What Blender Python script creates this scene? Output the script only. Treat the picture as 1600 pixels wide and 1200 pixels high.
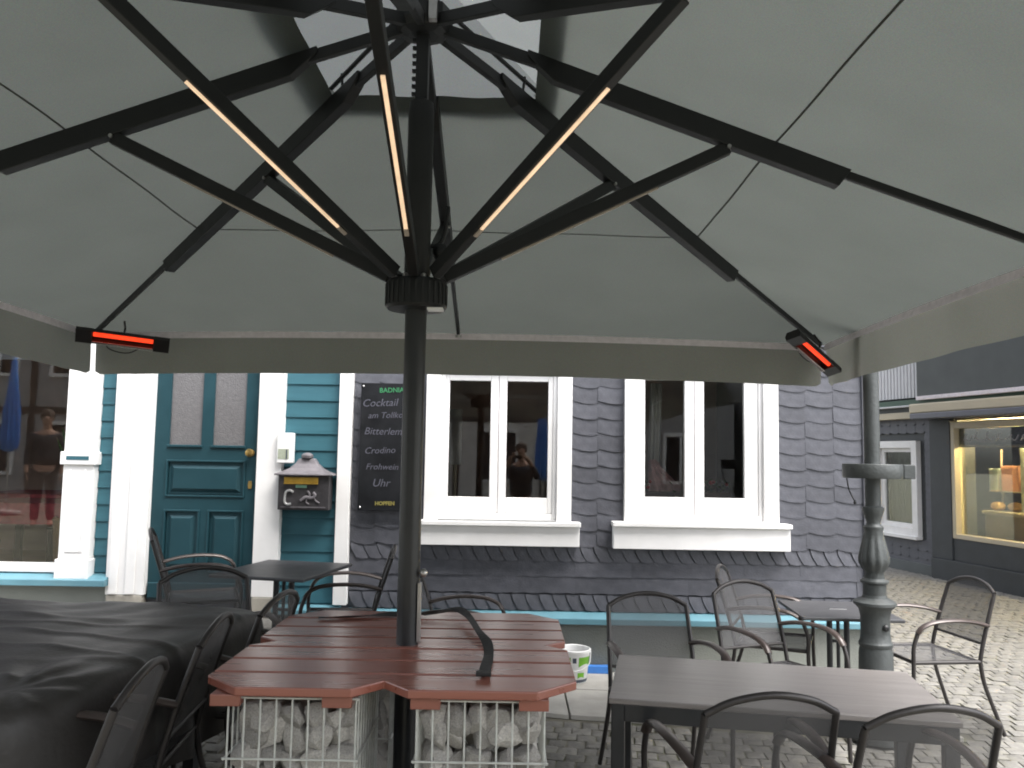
import bpy, bmesh, math, random
from mathutils import Vector, Matrix
R = math.radians
random.seed(7)
for o in list(bpy.data.objects):
    bpy.data.objects.remove(o)
scn = bpy.context.scene
COL = scn.collection

# ------------------------------------------------------------------ camera
cam_d = bpy.data.cameras.new('camera')
cam_d.sensor_width = 36.0
cam_d.lens = 29.115
cam_d.clip_start = 0.05
cam_d.clip_end = 500
cam = bpy.data.objects.new('camera', cam_d)
COL.objects.link(cam)
PITCH, ROLL, CAM_H = 0.0834, 0.017, 1.68
fw = Vector((0, math.cos(PITCH), math.sin(PITCH)))
rt = Vector((1, 0, 0))
up = rt.cross(fw)
rt2 = rt * math.cos(ROLL) + up * math.sin(ROLL)
up2 = up * math.cos(ROLL) - rt * math.sin(ROLL)
cm = Matrix((rt2, up2, -fw)).transposed().to_4x4()
cm.translation = Vector((0, 0, CAM_H))
cam.matrix_world = cm
scn.camera = cam

# ------------------------------------------------------------------ sky, sun, exposure
SUN_EL, SUN_AZ = R(63), R(128)          # sun direction measured clockwise from +Y
world = bpy.data.worlds.new('World')
scn.world = world
world.use_nodes = True
wn = world.node_tree
wn.nodes.clear()
w_out = wn.nodes.new('ShaderNodeOutputWorld')
w_bg = wn.nodes.new('ShaderNodeBackground')
w_sky = wn.nodes.new('ShaderNodeTexSky')
w_sky.sky_type = 'NISHITA'
w_sky.sun_disc = False
w_sky.sun_elevation = SUN_EL
w_sky.sun_rotation = SUN_AZ
w_sky.dust_density = 4.0
w_hsv = wn.nodes.new('ShaderNodeHueSaturation')
w_hsv.inputs['Saturation'].default_value = 0.28
wn.links.new(w_sky.outputs[0], w_hsv.inputs['Color'])
wn.links.new(w_hsv.outputs[0], w_bg.inputs['Color'])
w_bg.inputs['Strength'].default_value = 0.15
wn.links.new(w_bg.outputs[0], w_out.inputs['Surface'])
sun_d = bpy.data.lights.new('sun', 'SUN')
sun_d.energy = 0.95
sun_d.angle = R(35)
sun_d.color = (1.0, 0.97, 0.93)
sun = bpy.data.objects.new('sun', sun_d)
COL.objects.link(sun)
sd = Vector((math.sin(SUN_AZ) * math.cos(SUN_EL), math.cos(SUN_AZ) * math.cos(SUN_EL), math.sin(SUN_EL)))
sun.rotation_euler = sd.to_track_quat('Z', 'Y').to_euler()
sun.location = (0, 0, 20)
scn.view_settings.view_transform = 'Standard'
scn.view_settings.look = 'None'
scn.view_settings.exposure = 2.08
scn.view_settings.gamma = 1.0
scn.render.engine = 'CYCLES'
scn.cycles.max_bounces = 6
scn.cycles.diffuse_bounces = 3
scn.cycles.glossy_bounces = 3
scn.cycles.transparent_max_bounces = 12
scn.cycles.pixel_filter_type = 'BLACKMAN_HARRIS'
scn.cycles.filter_width = 1.9

# ------------------------------------------------------------------ materials
MATS = {}
def nd(t, k, **kw):
    n = t.nodes.new(k)
    for a, v in kw.items():
        setattr(n, a, v)
    return n

def pm(name, col, rough=0.6, var=0.15, scale=12.0, bump=0.0, bscale=None, metal=0.0, rnd=0.0,
       stretch=(1, 1, 1), spec=0.5, dirt=None, dirt_amt=0.0, dirt_scale=3.0, emit=None, estr=0.0, coat=0.0):
    """Principled material with noise colour variation, optional dirt blotches, bump and per-piece tone."""
    m = bpy.data.materials.new(name)
    m.use_nodes = True
    t = m.node_tree
    b = t.nodes['Principled BSDF']
    L = t.links.new
    tc = nd(t, 'ShaderNodeTexCoord')
    mp = nd(t, 'ShaderNodeMapping')
    mp.inputs['Scale'].default_value = stretch
    L(tc.outputs['Object'], mp.inputs['Vector'])
    nz = nd(t, 'ShaderNodeTexNoise')
    nz.inputs['Scale'].default_value = scale
    nz.inputs['Detail'].default_value = 3
    L(mp.outputs[0], nz.inputs['Vector'])
    rp = nd(t, 'ShaderNodeValToRGB')
    rp.color_ramp.elements[0].position = 0.3
    rp.color_ramp.elements[1].position = 0.7
    lo = [max(0, c * (1 - var)) for c in col] + [1]
    hi = [min(1, c * (1 + var)) for c in col] + [1]
    rp.color_ramp.elements[0].color = lo
    rp.color_ramp.elements[1].color = hi
    L(nz.outputs['Fac'], rp.inputs['Fac'])
    out = rp.outputs['Color']
    if dirt is not None:
        n2 = nd(t, 'ShaderNodeTexNoise')
        n2.inputs['Scale'].default_value = dirt_scale
        n2.inputs['Detail'].default_value = 3
        n2.inputs['Roughness'].default_value = 0.65
        L(mp.outputs[0], n2.inputs['Vector'])
        r2 = nd(t, 'ShaderNodeValToRGB')
        r2.color_ramp.elements[0].position = 0.48
        r2.color_ramp.elements[1].position = 0.72
        r2.color_ramp.elements[1].color = (dirt_amt,) * 3 + (1,)
        L(n2.outputs['Fac'], r2.inputs['Fac'])
        mx = nd(t, 'ShaderNodeMixRGB')
        L(r2.outputs['Color'], mx.inputs['Fac'])
        L(out, mx.inputs['Color1'])
        mx.inputs['Color2'].default_value = tuple(dirt) + (1,)
        out = mx.outputs['Color']
    if rnd > 0:
        oi = nd(t, 'ShaderNodeObjectInfo')
        mr = nd(t, 'ShaderNodeMapRange')
        mr.inputs['To Min'].default_value = 1 - rnd
        mr.inputs['To Max'].default_value = 1 + rnd
        L(oi.outputs['Random'], mr.inputs['Value'])
        hs = nd(t, 'ShaderNodeHueSaturation')
        L(mr.outputs[0], hs.inputs['Value'])
        L(out, hs.inputs['Color'])
        out = hs.outputs['Color']
    L(out, b.inputs['Base Color'])
    rr = nd(t, 'ShaderNodeMapRange')
    rr.inputs['To Min'].default_value = max(0.02, rough - 0.1)
    rr.inputs['To Max'].default_value = min(1, rough + 0.1)
    L(nz.outputs['Fac'], rr.inputs['Value'])
    L(rr.outputs[0], b.inputs['Roughness'])
    b.inputs['Metallic'].default_value = metal
    b.inputs['Specular IOR Level'].default_value = spec
    if coat:
        b.inputs['Coat Weight'].default_value = coat
        b.inputs['Coat Roughness'].default_value = 0.25
    if bump > 0:
        nb = nd(t, 'ShaderNodeTexNoise')
        nb.inputs['Scale'].default_value = bscale or scale * 4
        nb.inputs['Detail'].default_value = 2
        L(mp.outputs[0], nb.inputs['Vector'])
        bp = nd(t, 'ShaderNodeBump')
        bp.inputs['Strength'].default_value = bump
        bp.inputs['Distance'].default_value = 0.01
        L(nb.outputs['Fac'], bp.inputs['Height'])
        L(bp.outputs[0], b.inputs['Normal'])
    if emit:
        b.inputs['Emission Color'].default_value = tuple(emit) + (1,)
        b.inputs['Emission Strength'].default_value = estr
    MATS[name] = m
    return m

def fabric(name, col, trans, weave=900.0):
    """Awning cloth: woven diffuse face that also passes some daylight."""
    m = bpy.data.materials.new(name)
    m.use_nodes = True
    t = m.node_tree
    t.nodes.clear()
    L = t.links.new
    o = nd(t, 'ShaderNodeOutputMaterial')
    tc = nd(t, 'ShaderNodeTexCoord')
    nz = nd(t, 'ShaderNodeTexNoise')
    nz.inputs['Scale'].default_value = 2.5
    nz.inputs['Detail'].default_value = 4
    L(tc.outputs['Object'], nz.inputs['Vector'])
    rp = nd(t, 'ShaderNodeValToRGB')
    rp.color_ramp.elements[0].color = tuple(c * 0.88 for c in col) + (1,)
    rp.color_ramp.elements[1].color = tuple(c * 1.1 for c in col) + (1,)
    L(nz.outputs['Fac'], rp.inputs['Fac'])
    n2 = nd(t, 'ShaderNodeTexNoise')
    n2.inputs['Scale'].default_value = weave * 0.25
    n2.inputs['Detail'].default_value = 2
    L(tc.outputs['Object'], n2.inputs['Vector'])
    mul = nd(t, 'ShaderNodeMixRGB', blend_type='OVERLAY')
    mul.inputs['Fac'].default_value = 0.35
    L(rp.outputs['Color'], mul.inputs['Color1'])
    L(n2.outputs['Color'], mul.inputs['Color2'])
    hs = nd(t, 'ShaderNodeHueSaturation')
    hs.inputs['Saturation'].default_value = 0.9
    L(mul.outputs['Color'], hs.inputs['Color'])
    df = nd(t, 'ShaderNodeBsdfDiffuse')
    tr = nd(t, 'ShaderNodeBsdfTranslucent')
    L(hs.outputs['Color'], df.inputs['Color'])
    L(hs.outputs['Color'], tr.inputs['Color'])
    n3 = nd(t, 'ShaderNodeTexNoise')
    n3.inputs['Scale'].default_value = 5
    L(tc.outputs['Object'], n3.inputs['Vector'])
    bp = nd(t, 'ShaderNodeBump')
    bp.inputs['Strength'].default_value = 0.25
    bp.inputs['Distance'].default_value = 0.02
    L(n3.outputs['Fac'], bp.inputs['Height'])
    L(bp.outputs[0], df.inputs['Normal'])
    ms = nd(t, 'ShaderNodeMixShader')
    ms.inputs['Fac'].default_value = trans
    L(df.outputs[0], ms.inputs[1])
    L(tr.outputs[0], ms.inputs[2])
    L(ms.outputs[0], o.inputs['Surface'])
    MATS[name] = m
    return m

def sling(name, col, open_=0.3):
    """Open-weave seat mesh: a fine grid of threads with holes."""
    m = bpy.data.materials.new(name)
    m.use_nodes = True
    t = m.node_tree
    b = t.nodes['Principled BSDF']
    L = t.links.new
    o = t.nodes['Material Output']
    b.inputs['Roughness'].default_value = 0.6
    tc = nd(t, 'ShaderNodeTexCoord')
    nz = nd(t, 'ShaderNodeTexNoise')
    nz.inputs['Scale'].default_value = 600
    L(tc.outputs['Object'], nz.inputs['Vector'])
    rp = nd(t, 'ShaderNodeValToRGB')
    rp.color_ramp.elements[0].color = tuple(c * 0.7 for c in col) + (1,)
    rp.color_ramp.elements[1].color = tuple(c * 1.3 for c in col) + (1,)
    L(nz.outputs['Fac'], rp.inputs['Fac'])
    L(rp.outputs[0], b.inputs['Base Color'])
    tr = nd(t, 'ShaderNodeBsdfTransparent')
    ms = nd(t, 'ShaderNodeMixShader')
    ms.inputs['Fac'].default_value = open_
    L(b.outputs[0], ms.inputs[1])
    L(tr.outputs[0], ms.inputs[2])
    L(ms.outputs[0], o.inputs['Surface'])
    MATS[name] = m
    return m

def glass(name, tint=(0.85, 0.9, 0.88), refl=1.0):
    m = bpy.data.materials.new(name)
    m.use_nodes = True
    t = m.node_tree
    t.nodes.clear()
    L = t.links.new
    o = nd(t, 'ShaderNodeOutputMaterial')
    gl = nd(t, 'ShaderNodeBsdfGlossy')
    gl.inputs['Roughness'].default_value = 0.015
    tc = nd(t, 'ShaderNodeTexCoord')
    nz = nd(t, 'ShaderNodeTexNoise')
    nz.inputs['Scale'].default_value = 1.6
    L(tc.outputs['Object'], nz.inputs['Vector'])
    bp = nd(t, 'ShaderNodeBump')
    bp.inputs['Strength'].default_value = 0.04
    bp.inputs['Distance'].default_value = 0.02
    L(nz.outputs['Fac'], bp.inputs['Height'])
    L(bp.outputs[0], gl.inputs['Normal'])
    tr = nd(t, 'ShaderNodeBsdfTransparent')
    tr.inputs['Color'].default_value = tint + (1,)
    fr = nd(t, 'ShaderNodeFresnel')
    fr.inputs['IOR'].default_value = 1.62
    mu = nd(t, 'ShaderNodeMath', operation='MULTIPLY')
    mu.inputs[1].default_value = refl
    mu.use_clamp = True
    L(fr.outputs[0], mu.inputs[0])
    ms = nd(t, 'ShaderNodeMixShader')
    L(mu.outputs[0], ms.inputs['Fac'])
    L(tr.outputs[0], ms.inputs[1])
    L(gl.outputs[0], ms.inputs[2])
    L(ms.outputs[0], o.inputs['Surface'])
    MATS[name] = m
    return m

def emis(name, col, s):
    m = bpy.data.materials.new(name)
    m.use_nodes = True
    t = m.node_tree
    b = t.nodes['Principled BSDF']
    b.inputs['Base Color'].default_value = tuple(col) + (1,)
    tc = nd(t, 'ShaderNodeTexCoord')
    nz = nd(t, 'ShaderNodeTexNoise')
    nz.inputs['Scale'].default_value = 25
    t.links.new(tc.outputs['Object'], nz.inputs['Vector'])
    mr = nd(t, 'ShaderNodeMapRange')
    mr.inputs['To Min'].default_value = s * 0.6
    mr.inputs['To Max'].default_value = s * 1.4
    t.links.new(nz.outputs['Fac'], mr.inputs['Value'])
    b.inputs['Emission Color'].default_value = tuple(col) + (1,)
    t.links.new(mr.outputs[0], b.inputs['Emission Strength'])
    MATS[name] = m
    return m

pm('cobble_joint', (0.135, 0.128, 0.10), 0.95, 0.4, 9, 0.4, dirt=(0.10, 0.115, 0.05), dirt_amt=0.8)
pm('cobble', (0.16, 0.154, 0.141), 0.8, 0.22, 18, 0.5, 60, rnd=0.16, dirt=(0.115, 0.11, 0.075), dirt_amt=0.5, dirt_scale=6)
pm('concrete', (0.36, 0.347, 0.32), 0.85, 0.12, 7, 0.25, 80, rnd=0.06, dirt=(0.27, 0.26, 0.23), dirt_amt=0.6)
pm('white_paint', (0.80, 0.79, 0.78), 0.45, 0.03, 5, 0.06, 40, dirt=(0.62, 0.61, 0.58), dirt_amt=0.35, dirt_scale=2.2)
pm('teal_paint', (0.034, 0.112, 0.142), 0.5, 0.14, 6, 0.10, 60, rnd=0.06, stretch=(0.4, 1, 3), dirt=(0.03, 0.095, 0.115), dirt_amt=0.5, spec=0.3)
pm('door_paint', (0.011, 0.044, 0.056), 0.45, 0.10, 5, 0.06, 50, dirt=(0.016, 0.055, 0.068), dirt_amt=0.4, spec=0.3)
pm('slate', (0.070, 0.072, 0.086), 0.55, 0.16, 14, 0.14, 70, rnd=0.14, dirt=(0.105, 0.107, 0.122), dirt_amt=0.5, dirt_scale=8)
pm('plinth', (0.18, 0.19, 0.172), 0.85, 0.10, 4, 0.35, 90, dirt=(0.16, 0.17, 0.15), dirt_amt=0.6, dirt_scale=2)
pm('blue_ledge', (0.105, 0.235, 0.285), 0.4, 0.08, 5, 0.05, 30, dirt=(0.14, 0.24, 0.275), dirt_amt=0.5)
pm('stone_block', (0.30, 0.28, 0.24), 0.85, 0.15, 9, 0.4, 70)
pm('interior_wall', (0.62, 0.46, 0.385), 0.8, 0.2, 2.5)
pm('interior_floor', (0.35, 0.22, 0.15), 0.6, 0.2, 4)
pm('brass', (0.50, 0.34, 0.12), 0.32, 0.12, 20, metal=0.9)
pm('pebbled_glass', (0.135, 0.130, 0.132), 0.34, 0.10, 45, 0.45, 110)
pm('cast_iron', (0.052, 0.058, 0.058), 0.5, 0.14, 10, 0.25, 50, metal=0.1, dirt=(0.08, 0.087, 0.085), dirt_amt=0.5)
pm('mailbox_iron', (0.045, 0.042, 0.045), 0.45, 0.2, 16, 0.3, 40, metal=0.3)
pm('mailbox_roof', (0.14, 0.13, 0.14), 0.5, 0.15, 16, 0.2, 40, metal=0.2)
pm('mail_brass', (0.30, 0.19, 0.03), 0.4, 0.2, 20, metal=0.5)
pm('mint_label', (0.22, 0.42, 0.30), 0.5, 0.05)
pm('silver', (0.55, 0.55, 0.55), 0.35, 0.1, 20, metal=0.7)
pm('chalkboard', (0.012, 0.013, 0.015), 0.6, 0.5, 4, 0.08, 30, dirt=(0.028, 0.028, 0.031), dirt_amt=0.5, spec=0.15)
pm('chalk', (0.09, 0.09, 0.115), 0.9, 0.3, 60)
pm('board_green', (0.03, 0.19, 0.075), 0.6, 0.1)
pm('board_yellow', (0.22, 0.19, 0.05), 0.6, 0.2, 40)
pm('mast_paint', (0.030, 0.032, 0.034), 0.35, 0.12, 12, 0.06, 80, metal=0.2)
pm('rib_paint', (0.011, 0.012, 0.013), 0.5, 0.15, 14, 0.05, 90, metal=0.1)
pm('mast_metal', (0.45, 0.44, 0.43), 0.35, 0.15, 20, metal=0.9)
pm('hem', (0.80, 0.74, 0.775), 0.8, 0.08, 30, 0.2, 300)
pm('seam', (0.035, 0.037, 0.033), 0.9, 0.2, 60)
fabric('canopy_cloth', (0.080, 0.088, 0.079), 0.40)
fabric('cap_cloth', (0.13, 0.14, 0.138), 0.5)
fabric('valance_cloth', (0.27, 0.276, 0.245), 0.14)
emis('led_warm', (1.0, 0.72, 0.48), 0.155)
pm('led_off', (0.42, 0.36, 0.31), 0.5, 0.05)
emis('heater_glow', (1.0, 0.055, 0.015), 0.30)
pm('heater_black', (0.012, 0.010, 0.010), 0.4, 0.2, 20)
pm('chrome_wire', (0.5, 0.48, 0.46), 0.3, 0.1, 20, metal=0.9)
pm('red_wood', (0.25, 0.088, 0.062), 0.30, 0.12, 10, 0.02, 30, rnd=0.10, stretch=(0.25, 3, 3), coat=0.3, dirt=(0.20, 0.065, 0.045), dirt_amt=0.5)
pm('galvanised', (0.55, 0.565, 0.54), 0.45, 0.12, 30, metal=0.35)
pm('rubble', (0.40, 0.385, 0.36), 0.85, 0.25, 12, 0.6, 45, rnd=0.28, dirt=(0.52, 0.49, 0.43), dirt_amt=0.6, dirt_scale=9)
pm('chair_tube', (0.040, 0.036, 0.035), 0.38, 0.15, 14, 0.05, 60, metal=0.35)
pm('arm_pad', (0.065, 0.050, 0.045), 0.33, 0.15, 14, metal=0.2)
sling('chair_sling', (0.085, 0.083, 0.085), 0.36)
pm('grey_wood', (0.235, 0.214, 0.203), 0.33, 0.20, 10, 0.15, 30, stretch=(0.25, 5, 5), dirt=(0.165, 0.148, 0.14), dirt_amt=0.7, dirt_scale=5, spec=0.8)
pm('table_steel', (0.045, 0.047, 0.050), 0.4, 0.12, 12, metal=0.3)
pm('dark_top', (0.060, 0.060, 0.064), 0.42, 0.12, 12, 0.05, 60, dirt=(0.09, 0.09, 0.095), dirt_amt=0.4)
pm('tarp', (0.034, 0.031, 0.029), 0.47, 0.18, 9, 0.15, 50, dirt=(0.036, 0.033, 0.031), dirt_amt=0.6, dirt_scale=4, spec=0.45)
pm('strap_web', (0.010, 0.010, 0.011), 0.7, 0.2, 60, 0.2, 200)
pm('white_plastic', (0.78, 0.78, 0.77), 0.4, 0.03, 10)
pm('blue_plastic', (0.05, 0.20, 0.58), 0.45, 0.1, 10)
pm('green_print', (0.16, 0.42, 0.03), 0.4, 0.15, 10)
pm('dark_print', (0.06, 0.075, 0.10), 0.4, 0.2, 10)
pm('intercom_grille', (0.34, 0.37, 0.29), 0.5, 0.1, 60)
pm('cream', (0.52, 0.46, 0.34), 0.55, 0.06, 6, dirt=(0.40, 0.36, 0.27), dirt_amt=0.4)
pm('cream_frame', (0.30, 0.25, 0.19), 0.5, 0.08, 6)
pm('corrugated', (0.62, 0.62, 0.64), 0.5, 0.04, 6)
pm('grey_fascia', (0.10, 0.11, 0.11), 0.7, 0.12, 3, 0.15, 50)
pm('green_strip', (0.03, 0.075, 0.045), 0.5, 0.1, 8)
pm('awning_bar', (0.12, 0.125, 0.15), 0.45, 0.08, 8)
pm('dark_panel', (0.045, 0.050, 0.054), 0.6, 0.15, 5, 0.2, 60)
pm('shop_back', (0.33, 0.28, 0.14), 0.7, 0.25, 3)
pm('bread', (0.52, 0.33, 0.12), 0.75, 0.3, 30, 0.3, 60, rnd=0.3)
pm('orange_box', (0.75, 0.17, 0.04), 0.5, 0.08)
pm('peach_box', (0.70, 0.33, 0.20), 0.5, 0.08)
pm('pale_box', (0.45, 0.52, 0.46), 0.5, 0.08)
emis('shop_tube', (1.0, 0.76, 0.34), 130.0)
glass('pane_glass', (0.95, 0.95, 0.93))
glass('shop_glass', (0.9, 0.92, 0.9), 0.7)
pm('red_cloth', (0.30, 0.045, 0.055), 0.8, 0.15, 20)
pm('wicker', (0.24, 0.14, 0.055), 0.8, 0.35, 90, 0.5, 120)
pm('leaf', (0.06, 0.115, 0.03), 0.5, 0.3, 12, rnd=0.2)
pm('petal_red', (0.42, 0.03, 0.03), 0.6, 0.2)
pm('petal_orange', (0.72, 0.30, 0.03), 0.6, 0.2)
pm('curtain', (0.42, 0.42, 0.40), 0.85, 0.08, 12)
pm('pink_cloth', (0.62, 0.40, 0.42), 0.85, 0.3, 14)
pm('dark_wood', (0.055, 0.032, 0.022), 0.5, 0.25, 10, stretch=(1, 1, 0.3))
pm('render_white', (0.62, 0.60, 0.57), 0.85, 0.06, 2, 0.2, 60)
pm('render_grey', (0.32, 0.32, 0.32), 0.85, 0.08, 2, 0.2, 60)
pm('timber', (0.035, 0.028, 0.024), 0.7, 0.2, 8)
pm('roof_tile', (0.10, 0.10, 0.11), 0.7, 0.2, 12, 0.4, 30)
pm('skin', (0.48, 0.28, 0.20), 0.55, 0.06, 20)
pm('jacket', (0.030, 0.032, 0.040), 0.8, 0.2, 14, 0.2, 40)
pm('red_trousers', (0.30, 0.025, 0.025), 0.8, 0.15, 14)
pm('hair', (0.07, 0.045, 0.03), 0.7, 0.3, 60, 0.4, 90)
pm('black_rubber', (0.012, 0.012, 0.012), 0.6, 0.1)

# ------------------------------------------------------------------ mesh helpers
class MB:
    def __init__(s):
        s.v = []; s.f = []
    def add(s, vs, fs):
        n = len(s.v)
        s.v += [Vector(p) for p in vs]
        s.f += [tuple(i + n for i in f) for f in fs]
        return s
    def box(s, x0, x1, y0, y1, z0, z1):
        v = [(x, y, z) for z in (z0, z1) for y in (y0, y1) for x in (x0, x1)]
        return s.add(v, [(0, 2, 3, 1), (4, 5, 7, 6), (0, 1, 5, 4), (2, 6, 7, 3), (0, 4, 6, 2), (1, 3, 7, 5)])
    def beam(s, a, b, w, h, upv=(0, 0, 1), w2=None, h2=None):
        a = Vector(a); b = Vector(b); d = (b - a).normalized()
        side = d.cross(Vector(upv))
        if side.length < 1e-4: side = d.cross(Vector((1, 0, 0)))
        side.normalize(); u = side.cross(d)
        w2 = w if w2 is None else w2; h2 = h if h2 is None else h2
        v = []
        for p, ww, hh in ((a, w, h), (b, w2, h2)):
            v += [p - side * ww / 2 - u * hh / 2, p + side * ww / 2 - u * hh / 2, p + side * ww / 2 + u * hh / 2, p - side * ww / 2 + u * hh / 2]
        return s.add(v, [(0, 3, 2, 1), (4, 5, 6, 7), (0, 1, 5, 4), (1, 2, 6, 5), (2, 3, 7, 6), (3, 0, 4, 7)])
    def tube(s, pts, r, n=8, closed=False, flat=None):
        """sweep a round (or flattened) section along a polyline; r is a number or a list"""
        P = [Vector(p) for p in pts]
        m = len(P)
        T = []
        for i in range(m):
            a = P[(i - 1) % m] if closed else P[max(0, i - 1)]
            b = P[(i + 1) % m] if closed else P[min(m - 1, i + 1)]
            T.append((b - a).normalized())
        ref = Vector((0, 0, 1))
        if abs(T[0].dot(ref)) > 0.9: ref = Vector((1, 0, 0))
        nrm = (ref - T[0] * ref.dot(T[0])).normalized()
        vs = []; fs = []
        for i in range(m):
            nrm = nrm - T[i] * nrm.dot(T[i])
            if nrm.length < 1e-6: nrm = T[i].orthogonal()
            nrm.normalize()
            bn = T[i].cross(nrm)
            rr = r[i] if isinstance(r, (list, tuple)) else r
            for k in range(n):
                an = 2 * math.pi * k / n
                kx = 1.0 if flat is None else flat
                vs.append(P[i] + nrm * (math.cos(an) * rr) + bn * (math.sin(an) * rr * kx))
        segs = m if closed else m - 1
        for i in range(segs):
            j = (i + 1) % m
            for k in range(n):
                l = (k + 1) % n
                fs.append((i * n + k, i * n + l, j * n + l, j * n + k))
        if not closed:
            fs.append(tuple(range(n - 1, -1, -1)))
            fs.append(tuple((m - 1) * n + k for k in range(n)))
        return s.add(vs, fs)
    def lathe(s, prof, n=24, c=(0, 0, 0), flute=0.0, fl_n=8, fl_rng=None):
        vs = []; fs = []
        for (r, z) in prof:
            for k in range(n):
                a = 2 * math.pi * k / n
                rr = r
                if flute and fl_rng and fl_rng[0] <= z <= fl_rng[1]:
                    rr = r * (1 + flute * abs(math.sin(a * fl_n / 2)) - flute / 2)
                vs.append((c[0] + rr * math.cos(a), c[1] + rr * math.sin(a), c[2] + z))
        m = len(prof)
        for i in range(m - 1):
            for k in range(n):
                l = (k + 1) % n
                fs.append((i * n + k, i * n + l, (i + 1) * n + l, (i + 1) * n + k))
        fs.append(tuple(range(n - 1, -1, -1)))
        fs.append(tuple((m - 1) * n + k for k in range(n)))
        return s.add(vs, fs)
    def prism(s, poly, z0, z1):
        n = len(poly)
        vs = [(p[0], p[1], z0) for p in poly] + [(p[0], p[1], z1) for p in poly]
        fs = [tuple(range(n - 1, -1, -1)), tuple(range(n, 2 * n))]
        for i in range(n):
            j = (i + 1) % n
            fs.append((i, j, n + j, n + i))
        return s.add(vs, fs)
    def prism_xz(s, poly, y0, y1):
        """polygon in x,z extruded from y0 (front) to y1"""
        n = len(poly)
        vs = [(p[0], y0, p[1]) for p in poly] + [(p[0], y1, p[1]) for p in poly]
        fs = [tuple(range(n)), tuple(range(2 * n - 1, n - 1, -1))]
        for i in range(n):
            j = (i + 1) % n
            fs.append((j, i, n + i, n + j))
        return s.add(vs, fs)
    def grid(s, fn, nu, nv):
        vs = [fn(i / nu, j / nv) for j in range(nv + 1) for i in range(nu + 1)]
        fs = [(j * (nu + 1) + i, j * (nu + 1) + i + 1, (j + 1) * (nu + 1) + i + 1, (j + 1) * (nu + 1) + i) for j in range(nv) for i in range(nu)]
        return s.add(vs, fs)
    def mesh(s, name, mat, smooth=None):
        me = bpy.data.meshes.new(name)
        me.from_pydata([tuple(v) for v in s.v], [], s.f)
        me.materials.append(MATS[mat])
        if smooth is not None:
            me.polygons.foreach_set('use_smooth', [True] * len(me.polygons))
            me.set_sharp_from_angle(angle=R(smooth))
        me.update()
        return me
    def build(s, name, mat, parent=None, smooth=None, bevel=0.0, **kw):
        return obj(name, s.mesh(name, mat, smooth), parent, bevel, **kw)

def obj(name, me, parent=None, bevel=0.0, loc=None, rot=None, scale=None):
    o = bpy.data.objects.new(name, me)
    COL.objects.link(o)
    if parent: o.parent = parent
    if loc: o.location = loc
    if rot: o.rotation_euler = rot
    if scale: o.scale = scale
    if bevel:
        b = o.modifiers.new('bevel', 'BEVEL')
        b.width = bevel; b.segments = 2; b.limit_method = 'ANGLE'
    return o

def tag(o, label, cat, group=None, kind=None):
    o['label'] = label; o['category'] = cat
    if group: o['group'] = group
    if kind: o['kind'] = kind
    return o

def thing(name, label, cat, loc=(0, 0, 0), rz=0.0, group=None):
    o = bpy.data.objects.new(name, None)
    o.empty_display_size = 0.2
    COL.objects.link(o)
    o.location = loc; o.rotation_euler = (0, 0, rz)
    return tag(o, label, cat, group)

def copy_tree(o, parent=None):
    c = o.copy(); COL.objects.link(c); c.parent = parent
    for ch in list(o.children):
        copy_tree(ch, c)
    return c

def smooth_path(pts, n=6):
    """Catmull-Rom through the points"""
    P = [Vector(p) for p in pts]
    P = [P[0] * 2 - P[1]] + P + [P[-1] * 2 - P[-2]]
    out = []
    for i in range(1, len(P) - 2):
        p0, p1, p2, p3 = P[i - 1:i + 3]
        for k in range(n):
            t = k / n
            out.append(0.5 * ((2 * p1) + (p2 - p0) * t + (2 * p0 - 5 * p1 + 4 * p2 - p3) * t * t + (3 * p1 - p0 - 3 * p2 + p3) * t ** 3))
    out.append(P[-2])
    return out

def text_mesh(txt, size, mat, shear=0.0, bold=0.0):
    cu = bpy.data.curves.new('lettering', 'FONT')
    cu.body = txt; cu.size = size; cu.shear = shear; cu.align_x = 'CENTER'; cu.extrude = 0.0008; cu.offset = bold
    cu.resolution_u = 3
    o = bpy.data.objects.new('lettering', cu)
    COL.objects.link(o)
    dg = bpy.context.evaluated_depsgraph_get()
    me = bpy.data.meshes.new_from_object(o.evaluated_get(dg))
    bpy.data.objects.remove(o)
    me.materials.clear(); me.materials.append(MATS[mat])
    return me

def gz(x, y=0.0):
    """height of the ground: flat to the right, rising gently to the left"""
    x = max(x, -4.5)
    return 0.09 * math.log1p(math.exp(-min(x, 20.0) * 6.0)) / 6.0

# ------------------------------------------------------------------ ground
def ground_fn(u, v):
    x = -60 + 120 * u; y = -50 + 110 * v
    return (x, y, gz(x))
gm = MB().grid(ground_fn, 240, 10)
ground = gm.build('ground', 'cobble_joint', smooth=60)
ground['kind'] = 'structure'

def slab_front(x):
    return 5.46 - 0.13 * max(x, -3.5)

# setts: one shared mesh per shape for the ones laid singly, the rest joined
def sett_geo(sx, sy, h=0.011, jit=0.006, rng=random):
    t = 0.84
    b = [(-sx, -sy), (sx, -sy), (sx, sy), (-sx, sy)]
    lo = [(x + rng.uniform(-jit, jit), y + rng.uniform(-jit, jit), -0.01) for x, y in b]
    hi = [(x * t + rng.uniform(-jit, jit) * .5, y * t + rng.uniform(-jit, jit) * .5, h + rng.uniform(-.002, .002)) for x, y in b]
    md = [((lo[i][0] * .35 + b[i][0] * .65), (lo[i][1] * .35 + b[i][1] * .65), h * 0.62) for i in range(4)]
    v = lo + md + hi + [(0, 0, h + 0.003)]
    f = []
    for i in range(4):
        j = (i + 1) % 4
        f += [(i, j, 4 + j, 4 + i), (4 + i, 4 + j, 8 + j, 8 + i), (8 + i, 8 + j, 12)]
    return v, f
sett_meshes = []
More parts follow.
